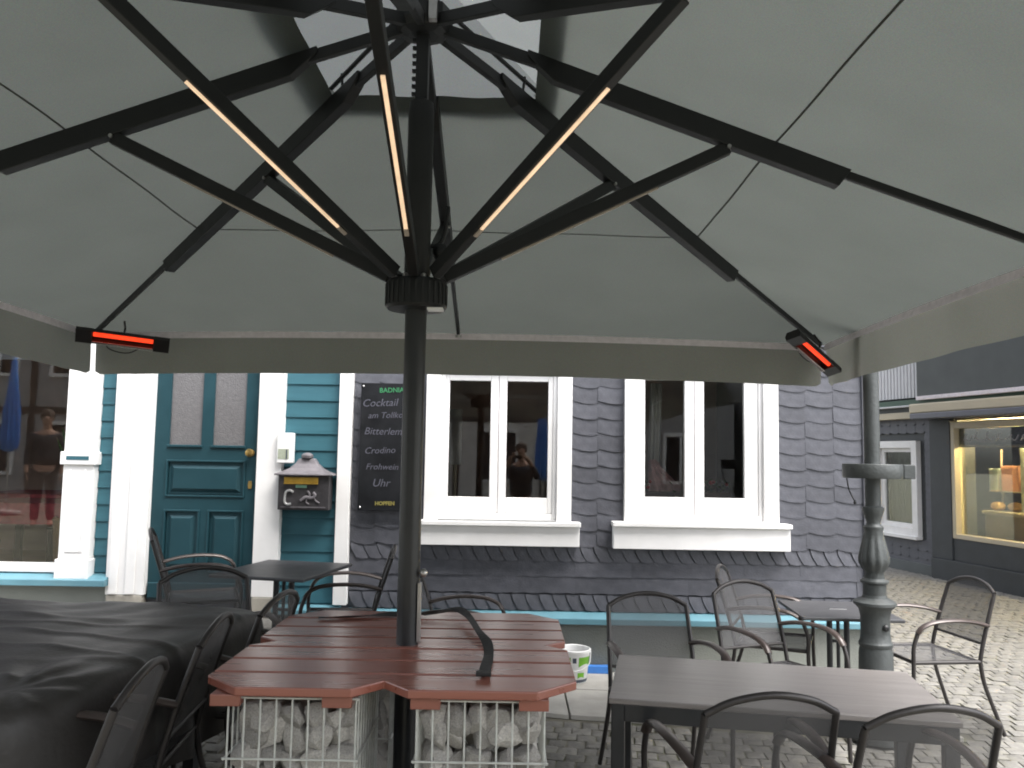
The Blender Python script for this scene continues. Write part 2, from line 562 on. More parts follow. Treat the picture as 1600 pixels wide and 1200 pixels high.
for k in range(8):
    v, f = sett_geo(0.052 + random.uniform(-.005, .005), 0.050 + random.uniform(-.004, .004))
    m = MB().add(v, f).mesh('cobblestone', 'cobble', smooth=50)
    sett_meshes.append(m)
rest = MB()
P = 0.112
cand = []
rows = int((15.0 - 1.6) / P)
ang = R(-7.4)
ca, sa = math.cos(ang), math.sin(ang)
for j in range(-20, rows + 24):
    off = (0.5 if j % 2 else 0.0) * P + random.uniform(-.012, .012)
    for i in range(-60, 95):
        lx = i * P + off; ly = 1.6 + j * P
        x = lx * ca - ly * sa; y = lx * sa + ly * ca
        if not (-4.6 < x < 6.6 and 1.9 < y < 15.0): continue
        if x < 2.80 and y > slab_front(x) - 0.06: continue
        if x > 6.0 + (13.5 - y) * 0.19 - 0.15: continue
        if y > 7.0 and x < 2.8: continue
        cand.append((x, y))
def sett_rank(p):
    x, y = p
    inview = (0.15 < x < 0.75 and 4.4 < y < 5.4) or (0.75 <= x < 2.2 and 4.5 < y < 5.3) or (x > 2.25 and abs(x / y - 0.55) < 0.075 and y > 4.4)
    return (0 if inview else 1, y)
cand.sort(key=sett_rank)
for n, (x, y) in enumerate(cand):
    rz = ang + random.uniform(-.07, .07)
    dz = gz(x) + random.uniform(-.004, .003)
    if n < 300:
        obj('cobblestone', sett_meshes[n % 8], ground, loc=(x, y, dz), rot=(random.uniform(-.03, .03), random.uniform(-.03, .03), rz + (math.pi / 2) * random.randint(0, 3)))
    else:
        v, f = sett_geo(0.052 + random.uniform(-.005, .005), 0.050 + random.uniform(-.004, .004))
        c, s_ = math.cos(rz), math.sin(rz)
        rest.add([(x + a * c - b * s_, y + a * s_ + b * c, dz + h) for a, b, h in v], f)
ro = rest.build('cobblestones', 'cobble', ground, smooth=50)
ro['kind'] = 'stuff'

pav_base = MB()
n = 40
xs = [-8 + (2.78 + 8) * k / n for k in range(n + 1)]
vs = []
for x in xs:
    vs += [(x, slab_front(x), gz(x) + 0.006), (x, 6.62, gz(x) + 0.006)]
fs = [(2 * k, 2 * k + 2, 2 * k + 3, 2 * k + 1) for k in range(n)]
pavement = pav_base.add(vs, fs).build('pavement', 'cobble_joint')
pavement['kind'] = 'structure'
x = 2.74
while x > -6.5:
    w = 0.78
    for r_ in range(2):
        def yy(xx, t): return slab_front(xx) + (6.52 - slab_front(xx)) * t
        t0, t1 = (0.0, 0.52) if r_ == 0 else (0.53, 1.0)
        sh = 0.0 if r_ == 0 else 0.33
        a, b = x - w + 0.008 - sh, x - 0.004 - sh
        if r_ == 1 and x > 2.7:
            ex = MB()
            q = [(b + .008, yy(b, t0)), (2.74, yy(2.74, t0)), (2.74, yy(2.74, t1)), (b + .008, yy(b, t1))]
            ex.add([(p[0], p[1], gz(p[0]) + 0.004) for p in q] + [(p[0], p[1], gz(p[0]) + 0.032) for p in q],
                   [(4, 5, 6, 7), (0, 1, 5, 4), (1, 2, 6, 5), (2, 3, 7, 6), (3, 0, 4, 7)])
            ex.build('paving_slab', 'concrete', pavement, bevel=0.003)
        q = [(a, yy(a, t0)), (b, yy(b, t0)), (b, yy(b, t1)), (a, yy(a, t1))]
        m_ = MB()
        m_.add([(p[0], p[1], gz(p[0]) + 0.004) for p in q] + [(p[0], p[1], gz(p[0]) + 0.032) for p in q],
               [(4, 5, 6, 7), (0, 1, 5, 4), (1, 2, 6, 5), (2, 3, 7, 6), (3, 0, 4, 7)])
        m_.build('paving_slab', 'concrete', pavement, bevel=0.003)
    x -= w

# ------------------------------------------------------------------ the slate and teal house
YF = 6.5                      # plane of the outer skin
house = thing('slate_house', 'dark slate and teal boarded house with white window surrounds behind the parasol', 'house', (0, YF, 0))
def hb(x0, x1, d0, d1, z0, z1, name, mat, parent=house, bevel=0.0):
    """box on the facade: d is depth behind (+) or in front of (-) the skin"""
    return MB().box(x0, x1, d0, d1, z0, z1).build(name, mat, parent, bevel=bevel)

W1 = dict(x0=-0.667, x1=0.474, g=[(-0.489, -0.164), (-0.036, 0.289)], gz0=1.335, gz1=2.245, sx0=-0.70, sx1=0.545, sz0=0.972, sz1=1.158)
W2 = dict(x0=0.885, x1=2.083, g=[(1.049, 1.361), (1.512, 1.829)], gz0=1.358, gz1=2.275, sx0=0.789, sx1=2.162, sz0=0.965, sz1=1.17)
XL, XR = -7.5, 2.75
wall = MB()
# masonry with openings for the bay window and the two casements
D0, D1 = 0.03, 0.30
wall.box(XL, -5.6, D0, D1, 0.0, 5.6)
wall.box(-5.6, -3.40, D0, D1, 0.0, 0.70)
wall.box(-5.6, -3.40, D0, D1, 2.75, 5.6)
wall.box(-3.40, -0.56, D0, D1, 0.0, 5.6)
wall.box(-0.56, 0.36, D0, D1, 0.0, 1.22)
wall.box(-0.56, 0.36, D0, D1, 2.36, 5.6)
wall.box(0.36, 0.98, D0, D1, 0.0, 5.6)
wall.box(0.98, 1.95, D0, D1, 0.0, 1.24)
wall.box(0.98, 1.95, D0, D1, 2.38, 5.6)
wall.box(1.95, XR, D0, D1, 0.0, 5.6)
wall.box(XR - 0.3, XR, D1, 7.0, 0.0, 5.6)
wall.box(XL, XL + 0.3, D1, 7.0, 0.0, 5.6)
wall.build('wall', 'slate', house)
iw = MB()
iw.box(XL + .3, XR - .3, 3.4, 3.5, 0.3, 2.70)  # back wall stops below the ceiling; gap added to let daylight into the rooms
iw.box(-2.0, -1.92, D1, 3.4, 0.45, 2.9)
iw.box(0.60, 0.68, D1, 3.4, 0.45, 2.9)
iw.box(XL + .3, XR - .3, D1, 3.4, 2.9, 3.0)
iw.build('interior_wall', 'interior_wall', house)
MB().box(XL + .3, XR - .3, D1, 3.4, 0.36, 0.45).build('interior_floor', 'interior_floor', house)
rf = MB()
rf.add([(XL - .3, -.35, 5.45), (XR + .3, -.35, 5.45), (XR + .3, 3.6, 8.6), (XL - .3, 3.6, 8.6), (XL - .3, 7.4, 5.45), (XR + .3, 7.4, 5.45),
        (XL - .3, -.35, 5.6), (XR + .3, -.35, 5.6), (XR + .3, 3.6, 8.75), (XL - .3, 3.6, 8.75), (XL - .3, 7.4, 5.6), (XR + .3, 7.4, 5.6)],
       [(0, 3, 2, 1), (3, 4, 5, 2), (6, 7, 8, 9), (9, 8, 11, 10), (0, 1, 7, 6), (4, 10, 11, 5), (0, 6, 9, 3), (3, 9, 10, 4), (1, 2, 8, 7), (2, 5, 11, 8)])
rf.build('roof', 'roof_tile', house)

# plinth and blue ledges
hb(-7.45, -3.05, -0.035, D0 - .002, 0.0, 0.618, 'plinth', 'plinth')
hb(-1.86, -1.245, -0.03, D0 - .002, 0.0, 0.428, 'plinth', 'plinth')
hb(-1.243, XR + .02, -0.03, D0 - .002, 0.0, 0.392, 'plinth', 'plinth')
def ledge(x0, x1, z0, z1, d=-0.10):
    m = MB()
    poly = [(d, z0), (d, z0 + (z1 - z0) * .55), (D0 - .004, z1), (D0 - .004, z0)]
    m.add([(x0, p[0], p[1]) for p in poly] + [(x1, p[0], p[1]) for p in poly],
          [(0, 1, 2, 3), (7, 6, 5, 4), (0, 4, 5, 1), (1, 5, 6, 2), (2, 6, 7, 3), (3, 7, 4, 0)])
    return m.build('ledge', 'blue_ledge', house, bevel=0.004)
ledge(-7.4, -3.06, 0.620, 0.705, -0.13)
ledge(-1.80, -1.29, 0.430, 0.498)
ledge(-1.235, XR + .03, 0.394, 0.474)

# --- slates
def slate_mesh(w, h, kind):
    """one slate, x to the right, hanging down from z=0; bottom proud of the top"""
    m = MB()
    if kind == 'scale':
        n = 8
        bot = []
        for k in range(n + 1):
            t = k / n
            bot.append((w * t, -h + 0.022 * (1 - t) ** 1.5 + 0.012 * (t > .85) * (t - .85) / .15 - 0.010 * math.sin(math.pi * t)))
        poly = bot + [(w, 0.03), (0, 0.03)]
    elif kind == 'slant':
        n = 5
        lft = [(0.055 * (t / n) ** 1.6 * (h / .12) - 0.03, -h * t / n) for t in range(n + 1)]
        r_ = [(x + w - .006, z) for x, z in lft]
        poly = lft + r_[::-1]
        poly = poly[:n + 1] + [(lft[-1][0] + w * .5, -h - .008)] + poly[n + 1:]
        poly = poly[::1]
    else:
        n = 8
        bot = [(w * k / n, -h + 0.004 * math.sin(k * 2.1)) for k in range(n + 1)]
        poly = bot + [(w, 0.03), (0, 0.03)]
    th = 0.005
    nn = len(poly)
    def yo(z): return -0.004 - 0.0075 * (-z / h)
    vs = [(x, yo(z) - th, z) for x, z in poly] + [(x, yo(z), z) for x, z in poly]
    fs = [tuple(range(nn)), tuple(range(2 * nn - 1, nn - 1, -1))]
    for i in range(nn):
        j = (i + 1) % nn
        fs.append((j, i, nn + i, nn + j))
    m.add(vs, fs)
    return m
SL_Y = 0.022
COLW, ROWH = 0.2, 0.124
sc_m = [slate_mesh(COLW + .012, ROWH + .008, 'scale').mesh('slate', 'slate') for _ in range(1)]
sl_m = slate_mesh(0.105, 0.115, 'slant').mesh('slate', 'slate')
pl_m = slate_mesh(0.44, 0.128, 'plain').mesh('slate', 'slate')
def put_slate(me, x, z, sx=1.0, turn=0.0):
    o = obj('slate', me, house, loc=(x, SL_Y - (.006 if turn else 0) + random.uniform(-.002, .002), z), rot=(random.uniform(-.012, .012), random.uniform(-.006, .006), turn + random.uniform(-.012, .012)), scale=(sx, 1, 1))
    return o
def blocked(x0, x1, z0, z1):
    """is this piece of wall under a window surround?"""
    for w in (W1, W2):
        if x0 > w['x0'] - .06 and x1 < w['x1'] + .06 and z1 > 1.1 and z0 < 2.46: return True
    return False
# columns of scale slates between the white trims
cols = [(-1.238, -0.667, 3), (0.474, 0.885, 2), (2.083, XR, 3)]
for (a, b, nc) in cols:
    cw = (b - a) / nc
    for c in range(nc):
        for r_ in range(12):
            z = 2.46 - r_ * ROWH
            if z - ROWH < 0.96: continue
            put_slate(sc_m[0], a + c * cw, z + random.uniform(-.003, .003), cw / COLW, 0.010)
# slanting courses and plain courses of the lower band
for zt in (0.972, 0.598):
    x = -1.235
    while x < XR - 0.09:
        put_slate(sl_m, x + .03, zt, 1.0, 0.075)
        x += 0.105
for k, zt in enumerate((0.862, 0.735)):
    x = -1.238
    while x < XR - 0.05:
        w = min(0.44, XR - x)
        put_slate(pl_m, x, zt + 0.002, w / 0.44)
        x += 0.437
# the same slates higher up, above the parasol
up_ = MB()
z = 5.4
while z > 2.5:
    x = -7.4
    while x < XR - .1:
        g = slate_mesh(COLW + .01, ROWH + .008, 'scale')
        up_.add([(v.x + x, v.y + SL_Y, v.z + z) for v in g.v], g.f)
        x += COLW
    z -= ROWH
uo = up_.build('slates', 'slate', house); uo['kind'] = 'stuff'
cb = MB().box(XR + .001, XR + .022, -0.012, 0.4, 0.475, 5.4).build('corner_board', 'slate', house)

# --- casement windows
def casement(w, extra=None):
    x0, x1 = w['x0'], w['x1']; zt = 2.455
    zb = w['sz1']
    win = MB()
    cw = 0.115
    win.box(x0, x0 + cw, -0.045, 0.05, zb, zt)
    win.box(x1 - cw, x1, -0.045, 0.05, zb, zt)
    win.box(x0 + cw + .001, x1 - cw - .001, -0.045, 0.05, w['gz1'] + .085, zt)
    wo = win.build('window', 'white_paint', house, bevel=0.004)
    # fixed frame inside the casing
    fr = MB()
    a, b = x0 + cw + .001, x1 - cw - .001
    g0, g1 = w['g']
    mid = (g0[1] + g1[0]) / 2
    zt2, zb2 = w['gz1'] + .083, zb + .001
    fr.box(a, a + .03, -0.012, 0.07, zb2, zt2)
    fr.box(b - .03, b, -0.012, 0.07, zb2, zt2)
    fr.box(a + .031, b - .031, -0.012, 0.07, zt2 - .03, zt2)
    fr.box(a + .031, b - .031, -0.012, 0.07, zb2, zb2 + .055)
    fr.build('window_frame', 'white_paint', wo, bevel=0.003)
    for (gx0, gx1), (ox0, ox1) in ((g0, (a + .031, mid - .003)), (g1, (mid + .003, b - .031))):
        s = MB()
        oz0, oz1 = zb2 + .058, zt2 - .032
        s.box(ox0, gx0, 0.0, 0.06, oz0, oz1)
        s.box(gx1, ox1, 0.0, 0.06, oz0, oz1)
        s.box(gx0 + .0005, gx1 - .0005, 0.0, 0.06, oz0, w['gz0'])
        s.box(gx0 + .0005, gx1 - .0005, 0.0, 0.06, w['gz1'], oz1)
        s.build('sash', 'white_paint', wo, bevel=0.004)
        MB().box(gx0 - .005, gx1 + .005, 0.030, 0.034, w['gz0'] - .005, w['gz1'] + .005).build('pane', 'pane_glass', wo)
    MB().box(mid - .0025, mid + .0025, 0.012, 0.03, zb2 + .06, zt2 - .035).build('rebate_strip', 'hem', wo)
    st = MB()
    st.box(w['sx0'], w['sx1'], -0.115, 0.03, w['sz1'] - .035, w['sz1'])
    st.build('sill', 'white_paint', wo, bevel=0.005)
    MB().box(w['sx0'] + .008, w['sx1'] - .008, -0.085, 0.02, w['sz0'], w['sz1'] - .036).build('apron_board', 'white_paint', wo, bevel=0.004)
    MB().box(a, b, -0.10, -0.014, zb + .0005, zb + .012).build('drip_strip', 'silver' if extra else 'white_paint', wo)
    return wo
casement(W1, True)
casement(W2, False)

# --- trims, boards and the front door
hb(-3.083, -2.790, -0.06, D0, 0.552, 2.95, 'door_post', 'white_paint', bevel=0.004)
hb(-3.055, -2.99, -0.075, -0.0605, 0.56, 2.9, 'post_moulding', 'white_paint', bevel=0.003)
hb(-2.93, -2.86, -0.072, -0.0605, 0.56, 2.9, 'post_moulding', 'white_paint', bevel=0.003)
hb(-1.968, -1.772, -0.06, D0, 0.552, 2.95, 'door_post', 'white_paint', bevel=0.004)
hb(-3.075, -2.80, -0.065, D0, 0.30, 0.550, 'post_stone', 'stone_block', bevel=0.008)
hb(-1.963, -1.80, -0.065, D0, 0.28, 0.550, 'post_stone', 'stone_block', bevel=0.008)
hb(-1.345, -1.2405, -0.05, D0, 0.50, 2.95, 'trim_board', 'white_paint', bevel=0.004)
def boards(x0, x1, z0):
    z = z0; k = 0
    while z < 2.8:
        m = MB()
        th = 0.018
        pol = [(-0.001, z + .136), (-0.008, z + .136), (-0.020, z + .006), (-0.017, z), (-0.001, z)]
        n5 = len(pol)
        m.add([(x0, a + .02, b) for a, b in pol] + [(x1, a + .02, b) for a, b in pol],
              [tuple(range(n5)), tuple(range(2 * n5 - 1, n5 - 1, -1))] + [((i + 1) % n5, i, n5 + i, n5 + (i + 1) % n5) for i in range(n5)])
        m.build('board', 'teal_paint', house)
        z += 0.130
boards(-1.771, -1.346, 0.500)
boards(-3.215, -3.084, 0.706)
# door leaf
dx0, dx1 = -2.789, -1.969
door = MB()
DZ0, DZ1 = 0.515, 2.80
cx = (dx0 + dx1) / 2
gx = [(dx0 + .115, cx - .045), (cx + .045, dx1 - .115)]
door.box(dx0, gx[0][0], 0.0, 0.028, DZ0, DZ1)
door.box(gx[1][1], dx1, 0.0, 0.028, DZ0, DZ1)
door.box(gx[0][1], gx[1][0], 0.0, 0.028, 1.70, 2.62)
door.box(gx[0][0], gx[1][1], 0.0, 0.028, 2.62, DZ1)
door.box(gx[0][0], gx[1][1], 0.0, 0.028, 1.585, 1.70)
door.box(gx[0][0], gx[1][1], 0.0, 0.028, 1.20, 1.30)
door.box(gx[0][1], gx[1][0], 0.0, 0.028, 0.72, 1.20)
door.box(gx[0][0], gx[1][1], 0.0, 0.028, DZ0, 0.72)
door.box(gx[0][0], gx[1][1], 0.020, 0.0285, 0.70, 1.60)
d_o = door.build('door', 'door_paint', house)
def raised_panel(x0, x1, z0, z1):
    m = MB()
    m.box(x0 + .006, x1 - .006, 0.012, 0.0195, z0 + .006, z1 - .006)
    i, j = 0.022, 0.05
    a = [(x0 + i, 0.0118, z0 + i), (x1 - i, 0.0118, z0 + i), (x1 - i, 0.0118, z1 - i), (x0 + i, 0.0118, z1 - i)]
    b = [(x0 + j, -0.006, z0 + j), (x1 - j, -0.006, z0 + j), (x1 - j, -0.006, z1 - j), (x0 + j, -0.006, z1 - j)]
    m.add(a + b, [(4, 5, 6, 7)] + [(q, (q + 1) % 4, 4 + (q + 1) % 4, 4 + q) for q in range(4)])
    m.build('door_panel', 'door_paint', d_o)
    mo = MB()
    w = 0.016
    mo.box(x0, x1, -0.010, 0.0, z0 - w, z0); mo.box(x0, x1, -0.010, 0.0, z1, z1 + w)
    mo.box(x0 - w, x0, -0.010, 0.0, z0 - w, z1 + w); mo.box(x1, x1 + w, -0.010, 0.0, z0 - w, z1 + w)
    mo.build('panel_moulding', 'door_paint', d_o, bevel=0.004)
raised_panel(gx[0][0], gx[1][1], 1.315, 1.57)
raised_panel(gx[0][0], gx[0][1], 0.735, 1.185)
raised_panel(gx[1][0], gx[1][1], 0.735, 1.185)
for a, b in gx:
    MB().box(a - .004, b + .004, 0.015, 0.021, 1.696, 2.624).build('door_pane', 'pebbled_glass', d_o)
    MB().box(a - .012, b + .012, -0.014, -0.001, 1.683, 1.703).build('glazing_bead', 'door_paint', d_o, bevel=0.004)
MB().box(dx0 + .01, dx1 - .01, -0.028, -0.001, DZ0 + .012, DZ0 + .13).build('kick_board', 'door_paint', d_o, bevel=0.008)
kn = MB().lathe([(0.026, 0), (0.026, .006), (0.012, .010), (0.012, .03), (0.026, .038), (0.033, .055), (0.027, .072), (0.008, .078)], 16)
ko = kn.build('door_knob', 'brass', d_o, smooth=40, loc=(-2.027, -0.001, 1.648), rot=(R(90), 0, 0))
ks = MB().prism_xz([(-.012, -.03), (.012, -.03), (.016, 0), (.012, .03), (-.012, .03), (-.016, 0)], -0.008, 0.0)
ks.build('key_plate', 'brass', d_o, loc=(-2.027, -0.001, 1.40), bevel=0.002)
# bay window at the left
bw = MB()
bw.box(-5.6, -3.452, -0.02, 0.06, 0.706, 0.775)
bw.box(-5.6, -3.452, -0.02, 0.06, 2.62, 2.74)
bw.box(-5.6, -5.5, -0.02, 0.06, 0.776, 2.619)
bwo = bw.build('shop_front_window', 'white_paint', house, bevel=0.004)
MB().box(-5.5, -3.45, 0.02, 0.026, 0.77, 2.63).build('pane', 'pane_glass', bwo)
pil = MB()
pil.box(-3.45, -3.217, -0.075, D0, 0.80, 2.95)
po = pil.build('pilaster', 'white_paint', house, bevel=0.004)
for (a, b, c, d_, e, f) in ((-3.462, -3.205, -.10, D0 - .001, 0.652, 0.817), (-3.468, -3.199, -.098, D0 - .001, 1.535, 1.635)):
    MB().box(a, b, c, d_, e, f).build('pilaster_block', 'white_paint', po, bevel=0.006)
MB().box(-3.42, -3.245, -.101, -.0985, 1.572, 1.602).build('inset_plate', 'teal_paint', po)
fl = MB()
fl.box(-3.40, -3.385, -.083, -.0755, 0.87, 1.50); fl.box(-3.282, -3.267, -.083, -.0755, 0.87, 1.50); fl.box(-3.384, -3.283, -.083, -.0755, 0.87, 0.885)
fl.build('pilaster_moulding', 'white_paint', po, bevel=0.003)

# door step
step = tag(MB().box(-3.05, -1.70, YF - 0.42, YF - 0.075, 0.12, 0.40).build('door_step', 'concrete', bevel=0.012), 'grey stone step in front of the teal front door', 'step')

# intercom, letter box and chalk board hang on the wall
ic = thing('door_intercom', 'white intercom box on the teal boards beside the door', 'intercom', (-1.742, YF - 0.062, 1.575))
MB().box(-.062, .062, -.034, .03, 0, .232).build('housing', 'white_plastic', ic, bevel=0.006)
MB().box(-.052, .032, -.0355, -.0345, .03, .108).build('speaker_grille', 'intercom_grille', ic)
MB().box(.012, .020, -.040, -.0357, .034, .104).build('button_strip', 'dark_print', ic)

mb_ = thing('letter_box', 'black iron letter box with pagoda roof and brass flap on the teal boards', 'letter box', (-1.575, YF - 0.012, 1.222))
MB().box(-.195, .195, -.13, 0.0, 0.0, .262).build('box_body', 'mailbox_iron', mb_, bevel=0.006)
ro_ = MB()
def roof_ring(hw, z): return [(-hw, -.155 * hw / .225 - .0 if False else -(.03 + .125 * hw / .225), z), (hw, -(.03 + .125 * hw / .225), z), (hw, .0, z), (-hw, .0, z)]
prof = [(.225, .262), (.222, .275), (.17, .292), (.12, .318), (.085, .352), (.062, .388), (.045, .392)]
vs = []; fs = []
for hw, z in prof: vs += roof_ring(hw, z)
for i in range(len(prof) - 1):
    for k in range(4):
        l = (k + 1) % 4
        fs.append((i * 4 + k, i * 4 + l, i * 4 + 4 + l, i * 4 + 4 + k))
fs += [(3, 2, 1, 0), tuple(len(vs) - 4 + k for k in range(4))]
ro_.add(vs, fs).build('box_roof', 'mailbox_roof', mb_, bevel=0.004)
MB().lathe([(.03, .388), (.045, .396), (.047, .415), (.03, .43), (.01, .436)], 14, (0, -.045, 0)).build('roof_knob', 'mailbox_roof', mb_, smooth=40)
MB().box(-.148, .112, -.141, -.1305, .205, .250).build('mail_flap', 'mail_brass', mb_, bevel=0.003)
MB().box(-.148, .112, -.152, -.1305, .196, .204).build('flap_lip', 'mail_brass', mb_, bevel=0.002)
MB().box(-.06, .025, -.1335, -.1305, .168, .190).build('name_label', 'mint_label', mb_)
MB().box(-.17, .17, -.134, -.1305, .018, .026).build('door_edge', 'mailbox_roof', mb_)
em = MB()
em.tube(smooth_path([(-.075, -.138, .135), (-.10, -.138, .148), (-.128, -.138, .138), (-.138, -.138, .105), (-.138, -.138, .06), (-.118, -.138, .042), (-.09, -.138, .046)]), 0.009, 6)
em.build('horn_emblem', 'silver', mb_, smooth=50)
em = MB()
em.tube(smooth_path([(-.02, -.134, .07), (.02, -.134, .098), (.06, -.134, .092), (.09, -.134, .11), (.075, -.134, .135)]), 0.012, 6)
em.tube(smooth_path([(.03, -.134, .092), (.025, -.134, .062), (.045, -.134, .045)]), 0.006, 6)
em.tube(smooth_path([(.08, -.134, .10), (.10, -.134, .07), (.125, -.134, .055)]), 0.006, 6)
em.tube(smooth_path([(.05, -.134, .10), (.045, -.134, .13), (.03, -.134, .145)]), 0.008, 6)
em.build('rider_emblem', 'mailbox_roof', mb_, smooth=50)

cbd = thing('menu_chalkboard', 'tall black menu board with chalk writing on the slate wall behind the mast', 'chalkboard', (-0.965, YF - 0.055, 1.222))
MB().box(-.208, .208, -.008, .012, 0, .985).build('board_panel', 'chalkboard', cbd, bevel=0.002)
def write(txt, x, z, size, mat, shear=0.25, bold=0.0, name='chalk_writing'):
    o = obj(name, text_mesh(txt, size, mat, shear, bold), cbd, loc=(x, -0.0095, z), rot=(R(90), R(random.uniform(-3, 1)), 0))
    return o
write('BADNIA', .03, .915, .052, 'board_green', 0, .001, 'board_heading')
write('Cocktail', -.06, .805, .082, 'chalk')
write('am Tollkopf', .01, .715, .066, 'chalk')
write('Bitterlem', -.03, .585, .078, 'chalk')
write('Crodino', -.05, .44, .070, 'chalk')
write('Frohwein', -.03, .315, .066, 'chalk')
write('Uhr', -.035, .185, .085, 'chalk')
write('HOPFEN', .0, .043, .040, 'board_yellow', 0, .0015, 'board_footer')
for sx in (-.19, .19):
    for z in (.025, .96):
        MB().lathe([(.007, 0), (.007, .003), (.003, .006)], 8).build('screw', 'silver', cbd, loc=(sx, -.008, z), rot=(R(90), 0, 0))

# ------------------------------------------------------------------ inside the house (seen through the panes)
def cloth_table(label, x, y, w, d, z0=0.45, h=0.74):
    t = thing('dining_table', label, 'table', (x, y, z0))
    MB().box(-w / 2, w / 2, -d / 2, d / 2, h - .03, h).build('table_top', 'dark_wood', t)
    for sx in (-1, 1):
        for sy in (-1, 1):
            MB().box(sx * (w / 2 - .06) - .025, sx * (w / 2 - .06) + .025, sy * (d / 2 - .06) - .025, sy * (d / 2 - .06) + .025, 0, h - .03).build('leg', 'dark_wood', t)
    c = MB()
    c.box(-w / 2 - .01, w / 2 + .01, -d / 2 - .01, d / 2 + .01, h + .001, h + .006)
    n = 40
    per = [(-w / 2, -d / 2), (w / 2, -d / 2), (w / 2, d / 2), (-w / 2, d / 2)]
    vs = []; fs = []
    ring = []
    for k in range(4):
        a, b = per[k], per[(k + 1) % 4]
        for q in range(10):
            ring.append((a[0] + (b[0] - a[0]) * q / 10, a[1] + (b[1] - a[1]) * q / 10))
    for i, (px, py) in enumerate(ring):
        f = 1.02 + .025 * math.sin(i * 1.7)
        vs += [(px * 1.015, py * 1.015, h + .005), (px * (f + .02), py * (f + .02), h - .17)]
    m = len(ring)
    fs = [(2 * i, 2 * ((i + 1) % m), 2 * ((i + 1) % m) + 1, 2 * i + 1) for i in range(m)]
    c.add(vs, fs).build('tablecloth', 'red_cloth', t)
    return t
cloth_table('red clothed table just inside the shop front window', -4.05, 7.35, 0.95, 0.7)
cloth_table('red clothed table deeper inside the room behind the shop front window', -4.9, 8.7, 0.9, 0.8)
def wood_chair(label, x, y, rz):
    t = thing('wooden_chair', label, 'chair', (x, y, 0.45), rz)
    MB().box(-.21, .21, -.2, .2, .44, .47).build('seat', 'dark_wood', t, bevel=0.01)
    for sx in (-1, 1):
        for sy in (-1, 1):
            MB().beam((sx * .18, sy * .17, 0), (sx * .18, sy * .17, .44), .035, .035).build('leg', 'dark_wood', t)
        MB().beam((sx * .18, -.19, .47), (sx * .18, -.25, .92), .035, .035).build('back_post', 'dark_wood', t)
    MB().box(-.2, .2, -.262, -.238, .78, .95).build('backrest', 'dark_wood', t, bevel=0.008)
    return t
wood_chair('dark wooden chair at the table just inside the shop front window', -4.1, 8.0, R(175))
wood_chair('dark wooden chair by the table deeper in the room', -5.3, 8.1, R(20))
wk = thing('wicker_planter', 'wicker planter with tall green leaves inside the shop front window', 'planter', (-3.62, 6.98, 0.45))
MB().lathe([(.13, 0), (.135, .02), (.165, .60), (.175, .62), (.165, .64), (.15, .64), (.145, .58)], 20).build('basket', 'wicker', wk, smooth=40)
for k in range(14):
    a = random.uniform(0, 6.28); r0 = random.uniform(.02, .1); r1 = r0 + random.uniform(.03, .2); hh = random.uniform(.5, 1.0)
    p = smooth_path([(r0 * math.cos(a), r0 * math.sin(a), .56), (r0 * 1.3 * math.cos(a), r0 * 1.3 * math.sin(a), .56 + hh * .6), (r1 * math.cos(a), r1 * math.sin(a), .56 + hh)], 5)
    MB().tube(p, [.012 + .012 * math.sin(math.pi * min(1, i / len(p) + .2)) for i in range(len(p) - 1)] + [.002], 6, flat=.2).build('leaf', 'leaf', wk, smooth=60)
cur = thing('curtain', 'pale curtain with a pink cloth at the left of the right hand casement', 'curtain', (1.19, 6.86, 1.33))
MB().grid(lambda u, v: (-.06 + .10 * u + (.02 * v), .02 * math.sin(u * 22) , .30 + v * .65), 16, 6).build('curtain_panel', 'curtain', cur, smooth=60)
MB().grid(lambda u, v: (-.06 + (.30 - .18 * v) * u * (0.4 + .6 * (1 - abs(v - .25))), -.05 + .025 * math.sin(u * 17 + v * 3), .06 + v * .26), 14, 6).build('cloth', 'pink_cloth', cur, smooth=60)
for k, (x, nm, fl_) in enumerate(((1.20, 'left', 1), (1.66, 'right', 0))):
    pt = thing('flower_trough', 'low green plants on the inner sill behind the %s pane of the right hand casement' % nm, 'plants', (x, 6.88, 1.30))
    MB().box(-.15, .15, -.06, .06, 0, .09).build('trough', 'dark_wood', pt, bevel=0.006)
    lf = MB()
    for q in range(70):
        c = Vector((random.uniform(-.15, .15), random.uniform(-.06, .06), random.uniform(.09, .19)))
        d1 = Vector((random.uniform(-1, 1), random.uniform(-1, 1), random.uniform(-.2, 1))).normalized() * .035
        d2 = d1.orthogonal().normalized() * .014
        lf.add([c - d1, c + d2, c + d1, c - d2], [(0, 1, 2, 3)])
    lo = lf.build('foliage', 'leaf', pt); lo['kind'] = 'stuff'
    for q in range(3):
        MB().lathe([(.004, -.014), (.016, -.006), (.018, .004), (.008, .014)], 8).build('flower', 'petal_red', pt, smooth=50, loc=(random.uniform(-.12, .12), -.05, random.uniform(.12, .19)))
MB_l = thing('floor_lamp', 'slim pale floor lamp standing inside behind the left casement', 'lamp', (-0.50, 7.5, 0.45))
MB().lathe([(.14, 0), (.14, .02), (.03, .03)], 18).build('lamp_base', 'cream', MB_l, smooth=40)
MB().tube([(0, 0, .02), (0, 0, 1.45)], .018, 8).build('lamp_pole', 'cream', MB_l, smooth=50)
MB().lathe([(.055, 1.12), (.055, 1.62), (.045, 1.62), (.045, 1.12)], 16).build('lamp_shade', 'curtain', MB_l, smooth=40)

